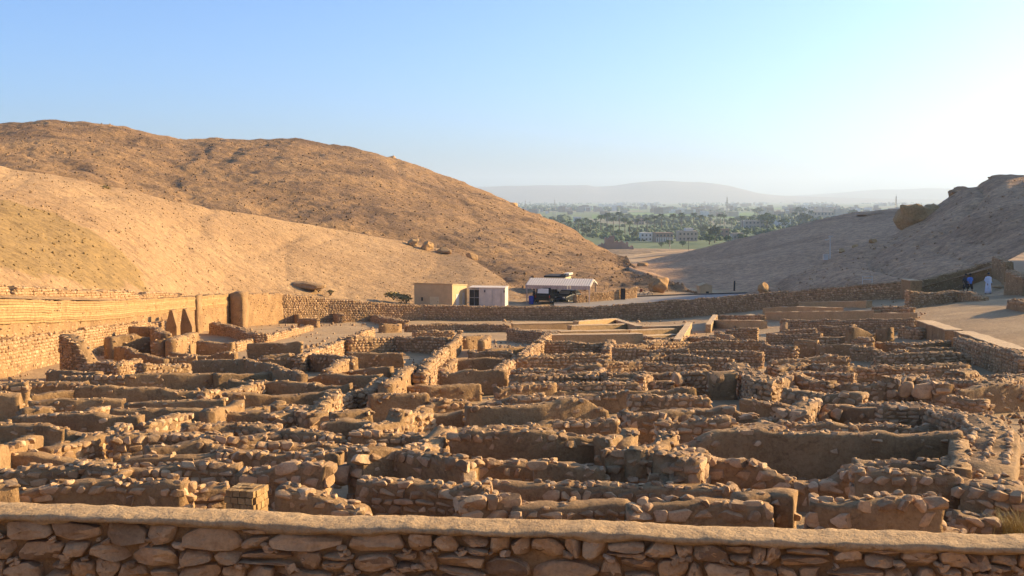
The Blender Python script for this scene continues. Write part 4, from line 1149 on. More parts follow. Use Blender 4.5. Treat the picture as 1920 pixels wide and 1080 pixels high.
def wheel(parent, c, r=.33, wd=.2):
    w_ = obj('wheel', None, parent, c)
    t_ = MB(); t_.ring((0, 0, 0), r - .09, .09, 'x', 18, 7); t_.build('tyre', M['rubber'], w_, True)
    q = MB().tube((-.05, 0, 0), (.05, 0, 0), r - .13, None, 14); q.build('rim', M['metal'], w_)
def car(px, d, rz, label, mat, L=4.3, Wc=1.8, hood=.95, roof=1.85, wag=True, glassmat=None):
    x, y, z = PG(px, d); c = thing('parked_car', label, 'car', (x, y, z + .02), rz, 'cars parked under the carport'); g_ = glassmat or M['glass']; hw = Wc / 2
    # body side profile (y, z) nose at +y
    prof = [(-L / 2, .35), (-L / 2, hood + (.05 if wag else -.05)), (-L / 2 + .1, hood + .1), (L / 2 - 1.25, hood + .05), (L / 2 - .15, hood - .12), (L / 2, .6), (L / 2, .32), (0, .28)]
    b = MB().prism(prof, 'x', -hw, hw); body = b.build('body', mat, c)
    bv = body.modifiers.new('soft', 'BEVEL'); bv.width = .06; bv.segments = 2
    cab = [(-L / 2 + .12, hood + .08), (-L / 2 + (.25 if wag else .7), roof - .04), (-L / 2 + (.4 if wag else 1.0), roof), (L / 2 - 2.0, roof), (L / 2 - 1.8, roof - .06), (L / 2 - 1.2, hood + .04)]
    q = MB().prism(cab, 'x', -hw + .1, hw - .1); q = q.build('cabin', mat, c); bv = q.modifiers.new('soft', 'BEVEL'); bv.width = .05; bv.segments = 2
    # glazing
    yr0, yr1 = -L / 2 + .12, -L / 2 + (.25 if wag else .7)
    f_ = lambda t_: yr0 + (yr1 - yr0) * t_
    zz = lambda t_: hood + .08 + (roof - .12 - hood) * t_
    MB().add([(-hw + .3, f_(.18) - .02, zz(.18)), (hw - .3, f_(.18) - .02, zz(.18)), (hw - .34, f_(.9) - .02, zz(.9)), (-hw + .34, f_(.9) - .02, zz(.9)), (-hw + .3, f_(.18), zz(.18)), (hw - .3, f_(.18), zz(.18)), (hw - .34, f_(.9), zz(.9)), (-hw + .34, f_(.9), zz(.9))], [(0, 1, 2, 3), (0, 4, 5, 1), (1, 5, 6, 2), (2, 6, 7, 3), (3, 7, 4, 0)]).build('rear_window', g_, c)
    w0, w1 = L / 2 - 1.2, L / 2 - 1.8; fw = lambda t_: w0 + (w1 - w0) * t_
    MB().add([(-hw + .2, fw(.12) + .03, zz(.1)), (hw - .2, fw(.12) + .03, zz(.1)), (hw - .26, fw(.92) + .03, zz(.92)), (-hw + .26, fw(.92) + .03, zz(.92)), (-hw + .2, fw(.12), zz(.1)), (hw - .2, fw(.12), zz(.1)), (hw - .26, fw(.92), zz(.92)), (-hw + .26, fw(.92), zz(.92))], [(3, 2, 1, 0), (1, 5, 4, 0), (2, 6, 5, 1), (3, 7, 6, 2), (0, 4, 7, 3)]).build('windscreen', g_, c)
    for sx in (-1, 1):
        for a, b_ in ((-L / 2 + (.45 if wag else 1.0), -L / 2 + 1.5), (-L / 2 + 1.6, L / 2 - 1.95)):
            X = sx * (hw - .1); e = sx * .012
            MB().add([(X + e, a, hood + .18), (X + e, b_, hood + .18), (X + e, b_, roof - .16), (X + e, a, roof - .16), (X, a, hood + .18), (X, b_, hood + .18), (X, b_, roof - .16), (X, a, roof - .16)], [(0, 1, 2, 3), (0, 4, 5, 1), (2, 6, 7, 3), (1, 5, 6, 2), (0, 3, 7, 4)]).build('side_window', M['darkglass'], c)
        for yy in (-L / 2 + .8, L / 2 - .8): wheel(c, (sx * (hw - .06), yy, .34))
        MB().box(sx * (hw - .28) - .12, sx * (hw - .28) + .12, L / 2 - .04, L / 2 + .02, .62, .76).build('headlight', M['palewindow'], c)
        MB().box(sx * (hw - .12) - .06, sx * (hw - .12) + .06, -L / 2 - .03, -L / 2 + .02, .7, 1.0).build('tail_light', plain_mat('tail_light', (.35, .03, .02), .3), c)
        MB().box(sx * (hw + .03) - .09, sx * (hw + .03) + .09, L / 2 - 1.55, L / 2 - 1.4, hood + .1, hood + .28).build('mirror', mat, c)
    MB().box(-hw + .05, hw - .05, -L / 2 - .1, -L / 2 + .02, .38, .58).build('bumper', M['black'], c)
    return c
car(1029, 126.6, math.radians(-22), 'dark boxy off-road car with pale rear window under the carport', M['carblack'], 4.2, 2.0, 1.0, 1.9, True, M['palewindow'])
car(1064, 127.2, math.radians(150), 'low dark blue car with bright windscreen beside the boxy car', M['carblue'], 4.1, 1.7, .85, 1.42, False, M['glass'])
# barrel, bins, sacks
x, y, z = PG(996, 124.6); t_ = thing('barrel', 'blue plastic barrel at the left post of the carport', 'barrel', (x, y, z))
m = MB(); 
for a, b_, r0, r1 in ((0, .1, .26, .29), (.1, .45, .29, .29), (.45, .5, .31, .31), (.5, .85, .29, .29), (.85, .95, .29, .25)): m.tube((0, 0, a), (0, 0, b_), r0, r1, 14)
m.build('drum', M['blue'], t_); MB().tube((0, 0, .95), (0, 0, .99), .2, .2, 12).build('lid', M['black'], t_)
x, y, z = PG(1096, 125.5); t_ = thing('litter_bin', 'square black litter bin near the right post of the carport', 'bin', (x, y, z)); MB().box(-.3, .3, -.28, .28, 0, .85, -.03).build('bin_body', M['black'], t_); MB().box(-.34, .34, -.32, .32, .852, .92).build('rim', M['black'], t_)
# bicycle
x, y, z = PG(1212, 133); bk = thing('bicycle', 'bicycle standing at the edge of the road near the big boulder', 'bicycle', (x, y, z), math.radians(-8))
for xx in (-.52, .52):
    w_ = obj('wheel', None, bk, (xx, 0, .34)); MB().ring((0, 0, 0), .32, .028, 'y', 22, 6).build('tyre', M['rubber'], w_, True)
    sp = MB()
    for k in range(6): a = k * 1.0472; sp.tube((0, 0, 0), (.31 * math.cos(a), 0, .31 * math.sin(a)), .006, None, 4)
    sp.build('spokes', M['metal'], w_)
m = MB()
for a, b_ in (((-.52, 0, .34), (-.05, 0, .32)), ((-.05, 0, .32), (-.2, 0, .82)), ((-.2, 0, .78), (.36, 0, .80)), ((-.05, 0, .32), (.38, 0, .72)), ((-.52, 0, .34), (-.2, 0, .76)), ((.52, 0, .34), (.36, 0, .95))): m.tube(a, b_, .022, None, 6)
m.build('frame', M['metal'], bk); MB().tube((.34, -.26, .98), (.34, .26, .98), .018, None, 6).build('handlebar', M['black'], bk)
MB().box(-.34, -.08, -.07, .07, .84, .90, .02).build('saddle', M['black'], bk); MB().box(-.75, -.42, -.16, .16, .72, 1.05).build('basket', plain_mat('red_basket', (.22, .05, .03), .7), bk)
# road sign post, kiosk, pole, frame, lamp
x, y, z = PG(1189, 131.5); t_ = thing('sign_post', 'thin post with small sign at the roadside wall', 'sign', (x, y, z)); MB().tube((0, 0, -.2), (0, 0, 1.35), .04).build('post', M['pinkpost'], t_); MB().box(-.22, .22, -.05, -.02, 1.1, 1.4).build('panel', M['pinkpost'], t_)
x, y, z = PG(1325, 137.5); t_ = thing('kiosk', 'tiny ochre gabled hut with a dark hole at the roadside', 'hut', (x, y, z), .1)
MB().prism([(-.82, -.3), (.82, -.3), (.82, 1.0), (0, 1.32), (-.82, 1.0)], 'y', 0, 1.5).build('wall', M['ochre'], t_)
MB().add([(-.9, -.06, 1.0), (0, -.06, 1.35), (.9, -.06, 1.0), (-.9, 1.56, 1.0), (0, 1.56, 1.35), (.9, 1.56, 1.0), (-.9, -.06, 1.07), (0, -.06, 1.43), (.9, -.06, 1.07), (-.9, 1.56, 1.07), (0, 1.56, 1.43), (.9, 1.56, 1.07)], [(6, 7, 10, 9), (7, 8, 11, 10), (0, 1, 7, 6), (1, 2, 8, 7), (0, 6, 9, 3), (2, 5, 11, 8)]).build('roof', M['ochre'], t_)
MB().box(.0, .38, -.03, .1, .0, .35).build('opening', M['dark'], t_)
p = unp(1377, 541, 143); o = MB().tube((0, 0, -.3), (0, 0, 1.05), .13, .11, 10).build('bollard', M['black'], None, loc=p); tag(o, 'short black post standing alone on the road verge', 'post')
p = unp(1626, 530, 99); t_ = thing('metal_frame', 'small pale metal frame standing on the slope above the retaining wall', 'frame', p)
for a in (-.45, .45): MB().tube((a, 0, -.2), (a, 0, .62), .03).build('leg', M['offwhite'], t_)
for zz in (.3, .6): MB().tube((-.45, 0, zz), (.45, 0, zz), .025).build('rail', M['offwhite'], t_)
p = unp(1556, 484, 136.5); t_ = thing('lamp_post', 'pale lamp post on the crest of the shaded slope', 'lamp post', p)
MB().tube((0, 0, -.5), (0, 0, 2.7), .10, .075).build('post', M['offwhite'], t_); MB().tube((0, 0, 2.55), (-.42, 0, 2.35), .04).build('arm', M['offwhite'], t_)
MB().box(-.62, -.38, -.1, .1, 2.28, 2.42).build('floodlight', M['offwhite'], t_); MB().box(-.18, .22, -.12, .12, 2.7, 2.85).build('lamp_head', M['offwhite'], t_)
p = unp(1548, 483, 135.5); t_ = thing('junction_box', 'white box beside the lamp post on the slope', 'box', p); MB().box(-.3, .3, -.2, .2, -.3, .38).build('cabinet', M['offwhite'], t_); MB().box(-.33, .33, -.23, .23, .382, .44).build('lid', M['roofwhite'], t_)
# white slabs beside the path
for i, (a, b_, wd) in enumerate(((1868, 537, .95), (1884, 533, .5))):
    p = unp(a, b_, 90); o = obj('pale_slab', BLOCK[i + 2], None, (p[0], p[1], p[2])); o.scale = (wd, .5, .3); o.rotation_euler = (0, 0, .2); tag(o, ('longer pale slab lying beside the robed walker', 'smaller pale slab beside the longer slab on the path')[i], 'stone')
# ------------------------------------------------------------------ rocks and bushes on the slopes
def hill_rock(px, py, d, wpx, hpx, label, k, rz=.4, mat='rock', sq=.8, name='boulder', boxy=.35, cuts=10, rough=.1):
    p = unp(px, py, d); s = d / 2000.0
    o = obj(name, mesh_from(name, *rock(3, 1200 + k, boxy, cuts, rough), M[mat]), None, (p[0], p[1], p[2])); o.scale = (wpx * s, wpx * s * sq, hpx * s); o.rotation_euler = (0, 0, rz); tag(o, label, 'rock'); return o
hill_rock(1237, 535, 139, 42, 30, 'large rounded boulder beside the road at the foot of the stony hill', 1, boxy=.15, cuts=9, rough=.3)
hill_rock(885, 486, 168, 22, 24, 'ochre rock standing on the shoulder of the scree slope', 2, .2, boxy=.7)
for i, (a, b_, w_, h_) in enumerate(((775, 449, 30, 16), (800, 456, 30, 22), (832, 466, 34, 18), (845, 490, 20, 12), (815, 474, 28, 14))):
    hill_rock(a, b_ + 5, 163, w_ * (.7 + .15 * (i % 3)), h_ * .85, ['leftmost ochre rock of the outcrop on the scree shoulder', 'second ochre rock of the outcrop on the scree shoulder', 'flat ochre rock at the right of the scree outcrop', 'small low rock below the scree outcrop', 'ochre rock tucked under the middle of the scree outcrop'][i], 10 + i, .3 + .7 * i, boxy=.6, cuts=12, rough=.3)
hill_rock(735, 297, 296, 16, 11, 'rock perched on the skyline of the stony hill', 20)
hill_rock(1010, 405, 290, 16, 9, 'dark rock on the right skyline of the stony hill', 21)
hill_rock(1095, 462, 250, 34, 17, 'big rock on the right flank of the stony hill', 22)
hill_rock(960, 384, 293, 22, 9, 'flat dark rock ledge on the right skyline', 23)
hill_rock(1205, 497, 205, 20, 10, 'rock at the toe of the stony hill', 24)
hill_rock(690, 353, 270, 18, 9, 'dark stone ledge high on the stony hill', 25)
hill_rock(820, 368, 275, 38, 12, 'pale rock band high on the right of the stony hill', 26)
hill_rock(280, 288, 262, 14, 10, 'pale rock high on the left of the stony hill', 27)
hill_rock(125, 240, 262, 40, 10, 'dark ledge near the left skyline', 28)
hill_rock(195, 284, 255, 30, 12, 'rocky ledge under the left summit', 29)
hill_rock(888, 447, 225, 14, 7, 'small rock midway down the right of the stony hill', 30)
hill_rock(922, 450, 220, 14, 8, 'second small rock midway down the right of the stony hill', 31)
hill_rock(578, 534, 116, 60, 14, 'eroded earth hump at the foot of the scree slope', 32, .5, 'hill_near', 1.2)
hill_rock(1724, 414, 152, 88, 66, 'big brown rock outcrop jutting from the right hillside', 40, .3, 'rock', .8, 'rock_outcrop', .3, 12, .65)
hill_rock(1805, 366, 156, 60, 34, 'rocky knob on the right skyline', 41, .1, 'hill_right', .8, 'rock_outcrop', .4, 10, .4)
hill_rock(1885, 338, 150, 64, 22, 'summit rock at the right edge of the skyline', 42, .1, 'hill_right', .8, 'rock_outcrop', .4, 10, .4)
hill_rock(1740, 428, 147, 34, 24, 'pale rock at the foot of the big outcrop', 43, .4)
hill_rock(1715, 445, 140, 16, 12, 'small rock below the big outcrop', 44, .4)
for i, (a, b_) in enumerate(((1578, 470), (1603, 462), (1637, 452))): hill_rock(a, b_, 142, 14, 9, ['lowest of three reddish rocks above the lamp post', 'middle of three reddish rocks above the lamp post', 'highest of three reddish rocks above the lamp post'][i], 50 + i)
hill_rock(1640, 404, 225, 60, 12, 'dark overhanging ledge on the farther shaded slope', 60, .1, 'hill_right')
hill_rock(1432, 541, 122, 20, 26, 'reddish earth stump where the retaining wall meets the slope', 61, .3, 'rock')

M['leaf_dry'] = plain_mat('dry_shrub_leaf', (0.36, 0.26, 0.085), .8, 0, .5, 3, 0)
def clump(n, seed, leaf, flat=.75, hollow=.35):
    r = np.random.default_rng(seed); V = []; F = []
    for i in range(n):
        u_ = r.normal(size=3); u_ /= np.linalg.norm(u_); u_[2] = abs(u_[2]) * 1.0 if r.uniform() < .75 else u_[2]
        rad = (hollow + (1 - hollow) * r.uniform() ** .5) * (0.78 + 0.3 * noise3(u_ * 2.1 + seed)); c = u_ * rad * (1, 1, flat)
        a = r.normal(size=3); a /= np.linalg.norm(a); b = np.cross(a, u_ + .3 * r.normal(size=3)); b /= np.linalg.norm(b) + 1e-6; s = leaf * r.uniform(.5, 1.3)
        k = len(V); V += [c - a * s, c - b * s * .6, c + a * s, c + b * s * .6]; F.append((k, k + 1, k + 2, k + 3))
    return np.array(V), F
def bush(px, py, d, wpx, hpx, label, seed):
    p = unp(px, py, d); s = d / 2000; t_ = thing('shrub', label, 'shrub', p); V, F = clump(420, seed, .16)
    me = mesh_from('foliage', V * (wpx * s / 2, wpx * s / 2, hpx * s * .62) + (0, 0, hpx * s * .35), F, M['leaf_dry'], False); obj('foliage', me, t_)
    m = MB()
    for k in range(5): a = k * 1.3; m.tube((0, 0, -.15), (math.cos(a) * wpx * s * .25, math.sin(a) * wpx * s * .25, hpx * s * .5), .04, .015, 5)
    m.build('stem', M['dark'], t_)
bush(195, 360, 110, 26, 16, 'lone dry bush with a shadow on the pale scree slope', 3)
bush(597, 545, 115.5, 26, 16, 'dry shrub at the foot of the scree slope left of the sheds', 4)
bush(760, 568, 119, 36, 22, 'dry shrub against the left side of the ochre shed', 5)
bush(738, 560, 120, 40, 18, 'greyish shrub left of the shed shrub', 6)
bush(620, 551, 115, 18, 10, 'small dry shrub trailing down the scree', 7)
# ------------------------------------------------------------------ the valley: houses, trees, masts
M['v_wall1'] = plain_mat('village_render', (0.42, 0.33, 0.26), .9, 0, .2, .2, 0)
M['v_wall2'] = plain_mat('village_brick', (0.34, 0.21, 0.15), .9, 0, .2, .2, 0)
M['v_wall3'] = plain_mat('village_white', (0.62, 0.58, 0.53), .9, 0, .15, .2, 0)
M['v_win'] = plain_mat('village_window', (0.07, 0.065, 0.06), .6)
M['leafA'] = plain_mat('palm_green', (0.045, 0.085, 0.02), .8, 0, .4, .3, 0)
M['leafB'] = plain_mat('tree_green', (0.06, 0.115, 0.022), .8, 0, .4, .3, 0)
M['leafC'] = plain_mat('dark_tree_green', (0.035, 0.065, 0.02), .8, 0, .4, .3, 0)
M['bark'] = plain_mat('bark', (0.12, 0.085, 0.055), .9)
M['field'] = plain_mat('green_field', (0.12, 0.21, 0.035), .9, 0, .25, .03, 0)
ZP = -30.0
def ground_d(py): return 30.0 * 2000.0 / (py - 372.0)
def vhouse(px, py, wpx, hpx, mat, label, rz=.2, storeys=2, cols=4, extra=None, dep=.7):
    d = ground_d(py); s = d / 2000; p = unp(px, py, d); wd, hg = wpx * s, hpx * s
    t_ = thing('village_house', label, 'house', (p[0], p[1], ZP), rz, 'houses on the edge of the valley')
    dy = wd * dep
    MB().box(-wd / 2, wd / 2, 0, dy, -.5, hg).build('wall', M[mat], t_)
    MB().box(-wd / 2 - .15, wd / 2 + .15, -.15, dy + .15, hg + .002, hg + .45).build('parapet', M[mat], t_)
    for i in range(storeys):
        for j in range(cols):
            cx = -wd / 2 + wd * (j + .5) / cols; z0 = hg * (i + .3) / storeys; ww = wd / cols * .22; hh = hg / storeys * .42
            w_ = MB().box(cx - ww, cx + ww, -.06, .1, z0, z0 + hh).build('window', M['v_win'], t_)
            MB().box(cx - ww * 1.2, cx + ww * 1.2, -.16, -.062, z0 - .18, z0 - .02).build('sill', M[mat], w_)
    if extra == 'top': MB().box(-wd * .1, wd * .3, dy * .2, dy * .8, hg + .46, hg * 1.35).build('roof_room', M['v_wall3'], t_)
    if extra == 'cols':
        for j in range(9): MB().box(-wd / 2 + wd * j / 9 + .3, -wd / 2 + wd * j / 9 + .8, .1, .6, hg + .46, hg + 1.9).build('pillar', M[mat], t_)
    if extra == 'arcade':
        for j in range(10): MB().box(-wd / 2 + wd * (j + .3) / 10, -wd / 2 + wd * (j + .75) / 10, -.3, -.17, .3, hg * .55).build('pillar', M['v_wall3'], t_)
    return t_
vhouse(1212, 452, 22, 15, 'v_wall3', 'pale low house left of the arcaded brown house', .1, 2, 3)
vhouse(1246, 454, 34, 17, 'v_wall2', 'brown house with pale arcade along its ground floor', .12, 2, 5, 'arcade')
vhouse(1290, 452, 36, 18, 'v_wall1', 'broad grey-tan house with a rooftop room among the trees', .05, 2, 5, 'top')
vhouse(1358, 446, 18, 16, 'v_wall2', 'small reddish house beside the round dark tree', -.2, 2, 2)
vhouse(1414, 428, 36, 14, 'v_wall1', 'unfinished house with bare roof pillars beyond the trees', .1, 2, 5, 'cols')
vhouse(1083, 415, 14, 8, 'v_wall3', 'bright white house at the edge of the green field', .1, 1, 3)
vhouse(1545, 413, 40, 16, 'v_wall1', 'long pale house just above the shaded slope', .1, 2, 6)
vhouse(1200, 421, 16, 10, 'v_wall2', 'little red brick house above the palms', .2, 2, 3)
vhouse(1385, 450, 22, 12, 'v_wall1', 'half hidden tan house right of the small reddish house', .2, 1, 3)
vhouse(1470, 424, 26, 12, 'v_wall3', 'pale house behind the bushy trees on the right', .15, 2, 4)
# mudbrick ruin on the valley edge
d = 585; p = unp(1148, 455, d); t_ = thing('mudbrick_ruin', 'broken mudbrick ruin on the mound at the valley edge', 'ruin', (p[0], p[1], -29.5)); s = d / 2000
for i, (a, b_, h_) in enumerate(((-26, -12, 12), (-14, -4, 22), (-4, 4, 26), (4, 20, 17), (18, 30, 14), (30, 40, 7))):
    v = []; n = 6; prof = [(a * s, 0)] + [(a * s + (b_ - a) * s * k / n, (h_ + R.uniform(-3, 3)) * s + 1.2) for k in range(n + 1)] + [(b_ * s, 0)]
    MB().prism(prof, 'y', R.uniform(-2, 2), R.uniform(3, 6)).build('brickwork', M['v_wall2'], t_)
# mound under the ruin
mxs = np.linspace(-1, 1, 40); V = []
for a in mxs:
    for b_ in mxs:
        hgt = 2.6 * max(0, 1 - a * a) * max(0, 1 - b_ * b_) * (1 + .3 * noise3(np.array((a * 4, b_ * 4, 1.0)))); V.append((p[0] + 8 + a * 38, p[1] - 4 + b_ * 22, -30.3 + hgt))
o = obj('mound', mesh_from('mound', V, grid_faces(40, 40), M['margin'])); kind(o, 'structure')['label'] = 'low desert mound below the mudbrick ruin'

def palm_mesh(seed):
    r = np.random.default_rng(seed); V = []; F = []
    for k in range(60):
        a = r.uniform(0, 6.28); up = r.uniform(-.1, 1.1); L_ = r.uniform(2.4, 3.4); n = 5; k0 = len(V)
        for i in range(n + 1):
            t_ = i / n; x = L_ * t_ * math.cos(up * .9) ; z = L_ * (t_ * math.sin(up) - .55 * t_ * t_); w_ = .38 * math.sin(math.pi * (.12 + .86 * t_))
            c = np.array((x * math.cos(a), x * math.sin(a), z)); q = np.array((-math.sin(a), math.cos(a), 0)); V += [c - q * w_ - (0, 0, w_ * .5), c, c + q * w_ - (0, 0, w_ * .5)]
        for i in range(n):
            b_ = k0 + 3 * i; F += [(b_, b_ + 1, b_ + 4, b_ + 3), (b_ + 1, b_ + 2, b_ + 5, b_ + 4)]
    return np.array(V), F
PALM = [mesh_from('crown', *palm_mesh(k), M['leafA'], False) for k in range(3)]
CROWN = [mesh_from('crown', *clump(700, 40 + k, .13, .85, .45), M['leafB' if k % 2 else 'leafC'], False) for k in range(4)]
pt_ = MB(); pt_.tube((0, 0, -.5), (.15, 0, 4), .26, .2, 8); pt_.tube((.15, 0, 4), (.1, .1, 8.2), .2, .17, 8); PT = mesh_from('trunk', pt_.v, pt_.f, M['bark'])
tt_ = MB(); tt_.tube((0, 0, -.5), (0, 0, 1.0), .10, .07, 7)
for k in range(5): tt_.tube((0, 0, .8), (.5 * math.cos(k * 1.26), .5 * math.sin(k * 1.26), 1.5), .05, .02, 5)
TT = mesh_from('trunk', tt_.v, tt_.f, M['bark'])
def palm(px, py, hpx, label, k):
    d = ground_d(py); p = unp(px, py, d); sc_ = hpx * d / 2000 / 10.0
    t_ = thing('palm_tree', label, 'palm tree', (p[0], p[1], ZP), R.uniform(0, 6), 'palms and trees on the edge of the valley'); t_.scale = (sc_,) * 3
    obj('trunk', PT, t_); obj('crown', PALM[k % 3], t_, (.1, .1, 8.2))
def tree(px, py, wpx, hpx, label, k):
    d = ground_d(py); p = unp(px, py, d); s = d / 2000; w_, h_ = wpx * s, hpx * s
    t_ = thing('tree', label, 'tree', (p[0], p[1], ZP), R.uniform(0, 6), 'palms and trees on the edge of the valley')
    q = obj('trunk', TT, t_); q.scale = (w_ * .4, w_ * .4, h_ * .35); q = obj('crown', CROWN[k % 4], t_, (0, 0, h_ * .56)); q.scale = (w_ / 2, w_ / 2, h_ * .52)
TREES = [(1340, 455, 34, 34, 2), (1330, 458, 30, 22, 1), (1365, 457, 22, 16, 3), (1438, 428, 46, 30, 3), (1410, 426, 24, 22, 1), (1470, 428, 26, 22, 1), (1508, 424, 36, 26, 2), (1160, 447, 24, 18, 3), (1255, 462, 22, 14, 1), (1280, 462, 16, 12, 3), (1400, 444, 30, 16, 1), (1500, 405, 30, 18, 2), (1420, 404, 26, 16, 0), (1388, 450, 20, 14, 1), (1240, 463, 14, 10, 3), (1075, 440, 24, 16, 0), (1100, 443, 26, 18, 2), (1190, 448, 24, 16, 0), (1440, 442, 30, 14, 1), (1485, 436, 28, 16, 1), (1530, 428, 30, 18, 0), (1565, 420, 28, 16, 2), (1320, 440, 26, 18, 2), (1600, 408, 26, 16, 2)]
PALMS = [(1056, 434, 24), (1068, 438, 26), (1085, 437, 30), (1093, 442, 26), (1107, 438, 28), (1118, 444, 30), (1126, 434, 34), (1138, 432, 36), (1150, 436, 32), (1161, 432, 38), (1172, 440, 34), (1180, 442, 30), (1195, 436, 28), (1213, 436, 32), (1228, 432, 30), (1240, 432, 34), (1262, 430, 32), (1278, 430, 34), (1300, 428, 32), (1314, 430, 30), (1276, 428, 26), (1332, 428, 28), (1350, 426, 28), (1358, 426, 26), (1372, 432, 26), (1392, 430, 28), (1044, 430, 20), (1450, 424, 24), (1490, 420, 24), (1520, 416, 24), (1098, 430, 24), (1145, 446, 26)]
def nth(n): return ['first', 'second', 'third', 'fourth', 'fifth', 'sixth', 'seventh', 'eighth', 'ninth', 'tenth', 'eleventh', 'twelfth', 'thirteenth', 'fourteenth', 'fifteenth', 'sixteenth', 'seventeenth', 'eighteenth', 'nineteenth', 'twentieth', 'twenty-first', 'twenty-second', 'twenty-third', 'twenty-fourth', 'twenty-fifth', 'twenty-sixth', 'twenty-seventh', 'twenty-eighth', 'twenty-ninth', 'thirtieth', 'thirty-first', 'thirty-second', 'thirty-third', 'thirty-fourth'][n]
for n, (a, b_, w_, h_, k) in enumerate(sorted(TREES)): tree(a, b_, w_, h_, f'{nth(n)} broadleaf tree from the left along the valley edge', k)
for n, (a, b_, h_) in enumerate(sorted(PALMS)): palm(a, b_, h_, f'{nth(n)} date palm from the left along the valley edge', n)
# orchard undergrowth between the palms
H = Heap(); r = np.random.default_rng(15)
for _ in range(2600):
    py = r.uniform(412, 452); px = r.uniform(1020, 1640); d = ground_d(py)
    if noise3(np.array((px * .03, py * .12, 3.0))) < -.15: continue
    s = r.uniform(1.6, 4.2); H.add(TINY[r.integers(14)], rotm(0, 0, r.uniform(0, 6)) @ np.diag((s * r.uniform(1, 1.8), s, s * r.uniform(.7, 1.2))), np.array(((px - 960) / 2000 * d, d, ZP + s * .3)))
o = obj('orchard_shrubbery', H.mesh('orchard_shrubbery', M['leafA'])); kind(o, 'stuff'); o['label'] = 'dark green orchard growth under the palms'; o['category'] = 'vegetation'
# green fields
for i, (x0, x1, y0, y1) in enumerate(((1030, 1075, 409, 416), (1110, 1260, 402, 410), (1180, 1500, 399, 406), (1350, 1500, 404, 409), (1050, 1200, 391, 394), (1400, 1600, 390, 393))):
    q = [unp(x0, y1, ground_d(y1)), unp(x1, y1, ground_d(y1)), unp(x1, y0, ground_d(y0)), unp(x0, y0, ground_d(y0))]
    o = obj('field', mesh_from('field', [(a[0], a[1], ZP + .05 + .05 * i) for a in q], [(0, 1, 2, 3)], M['field'], False)); kind(o, 'structure')['label'] = ['small bright green field at the foot of the stony hill', 'green field behind the palms', 'long green field across the middle of the plain', 'green field right of the palms', 'thin far green strip on the left', 'thin far green strip on the right'][i]
# far woods and far town, each one mass
H = Heap(); r = np.random.default_rng(5)
for _ in range(5200):
    py = 375.5 + 48 * r.uniform() ** 1.7; px = r.uniform(930, 1800); d = ground_d(py)
    if noise3(np.array((px * .02, py * .16, 2.0))) < -.08 or 396 < py < 411 and noise3(np.array((px * .012, py * .1, 8.0))) < .15: continue
    s = r.uniform(4, 9); H.add(TINY[r.integers(14)], np.diag((s * r.uniform(.8, 1.6), s, s * r.uniform(.7, 1.3))), np.array(((px - 960) / 2000 * d, d, ZP + s * .35)))
o = obj('far_woods', H.mesh('far_woods', M['leafC'])); kind(o, 'stuff'); o['label'] = 'hazy mass of far trees spread over the river plain'; o['category'] = 'trees'
for mk, n in (('v_wall1', 420), ('v_wall2', 320), ('v_wall3', 160)):
    m = MB()
    for _ in range(n):
        py = 377 + 30 * r.uniform() ** 1.6; px = r.uniform(980, 1800); d = ground_d(py)
        if noise3(np.array((px * .015, py * .2, 5.0))) < -.1: continue
        a = r.uniform(6, 18); b_ = r.uniform(5, 14); x = (px - 960) / 2000 * d; m.box(x - a / 2, x + a / 2, d, d + b_, ZP, ZP + r.uniform(4, 13))
    o = m.build('far_town', M[mk]); kind(o, 'stuff'); o['label'] = {'v_wall1': 'hazy tan houses of the far town on the plain', 'v_wall2': 'hazy brick houses of the far town on the plain', 'v_wall3': 'hazy white houses of the far town on the plain'}[mk]; o['category'] = 'town'
# lattice masts
for i, (px, pt, pb) in enumerate(((985, 377, 394), (1040, 375, 398), (1363, 370, 394), (1680, 368, 384))):
    d = 1750; s = d / 2000; p = unp(px, pb, d); hg = (pb - pt) * s + p[2] - ZP; t_ = thing('lattice_mast', ['lattice mast rising over the shoulder of the stony hill', 'taller lattice mast right of the hill shoulder', 'lattice mast in the middle of the plain', 'faint lattice mast far right above the slope'][i], 'mast', (p[0], p[1], ZP))
    for sx in (-1, 1):
        for sy in (-1, 1): MB().tube((sx * 2.2, sy * 2.2, 0), (sx * .4, sy * .4, hg), .28, .2, 5).build('leg', M['metal'], t_)
    m = MB(); n = 9
    for k in range(n):
        z0, z1 = hg * k / n, hg * (k + 1) / n; a, b_ = 2.2 - 1.8 * k / n, 2.2 - 1.8 * (k + 1) / n
        for q in (-1, 1): m.tube((-a, q * a, z0), (b_, q * b_, z1), .12, None, 4); m.tube((a, q * a, z0), (-b_, q * b_, z1), .12, None, 4)
    m.build('bracing', M['metal'], t_); MB().tube((0, 0, hg), (0, 0, hg + 4), .15, .08, 5).build('antenna', M['metal'], t_)
# two lamp posts on the valley road
for i, (px, py, hp) in enumerate(((1256, 466, 16), (1291, 467, 20))):
    d = 590; p = unp(px, py, d); hg = hp * d / 2000; t_ = thing('street_light', ('pale street light on the desert road below the houses', 'dark street light on the desert road below the houses')[i], 'street light', p)
    MB().tube((0, 0, -1), (0, 0, hg), .14, .1, 6).build('post', M['offwhite' if i == 0 else 'dark'], t_); MB().box(-.9, .9, -.15, .15, hg, hg + .35).build('lamp_head', M['offwhite' if i == 0 else 'dark'], t_)
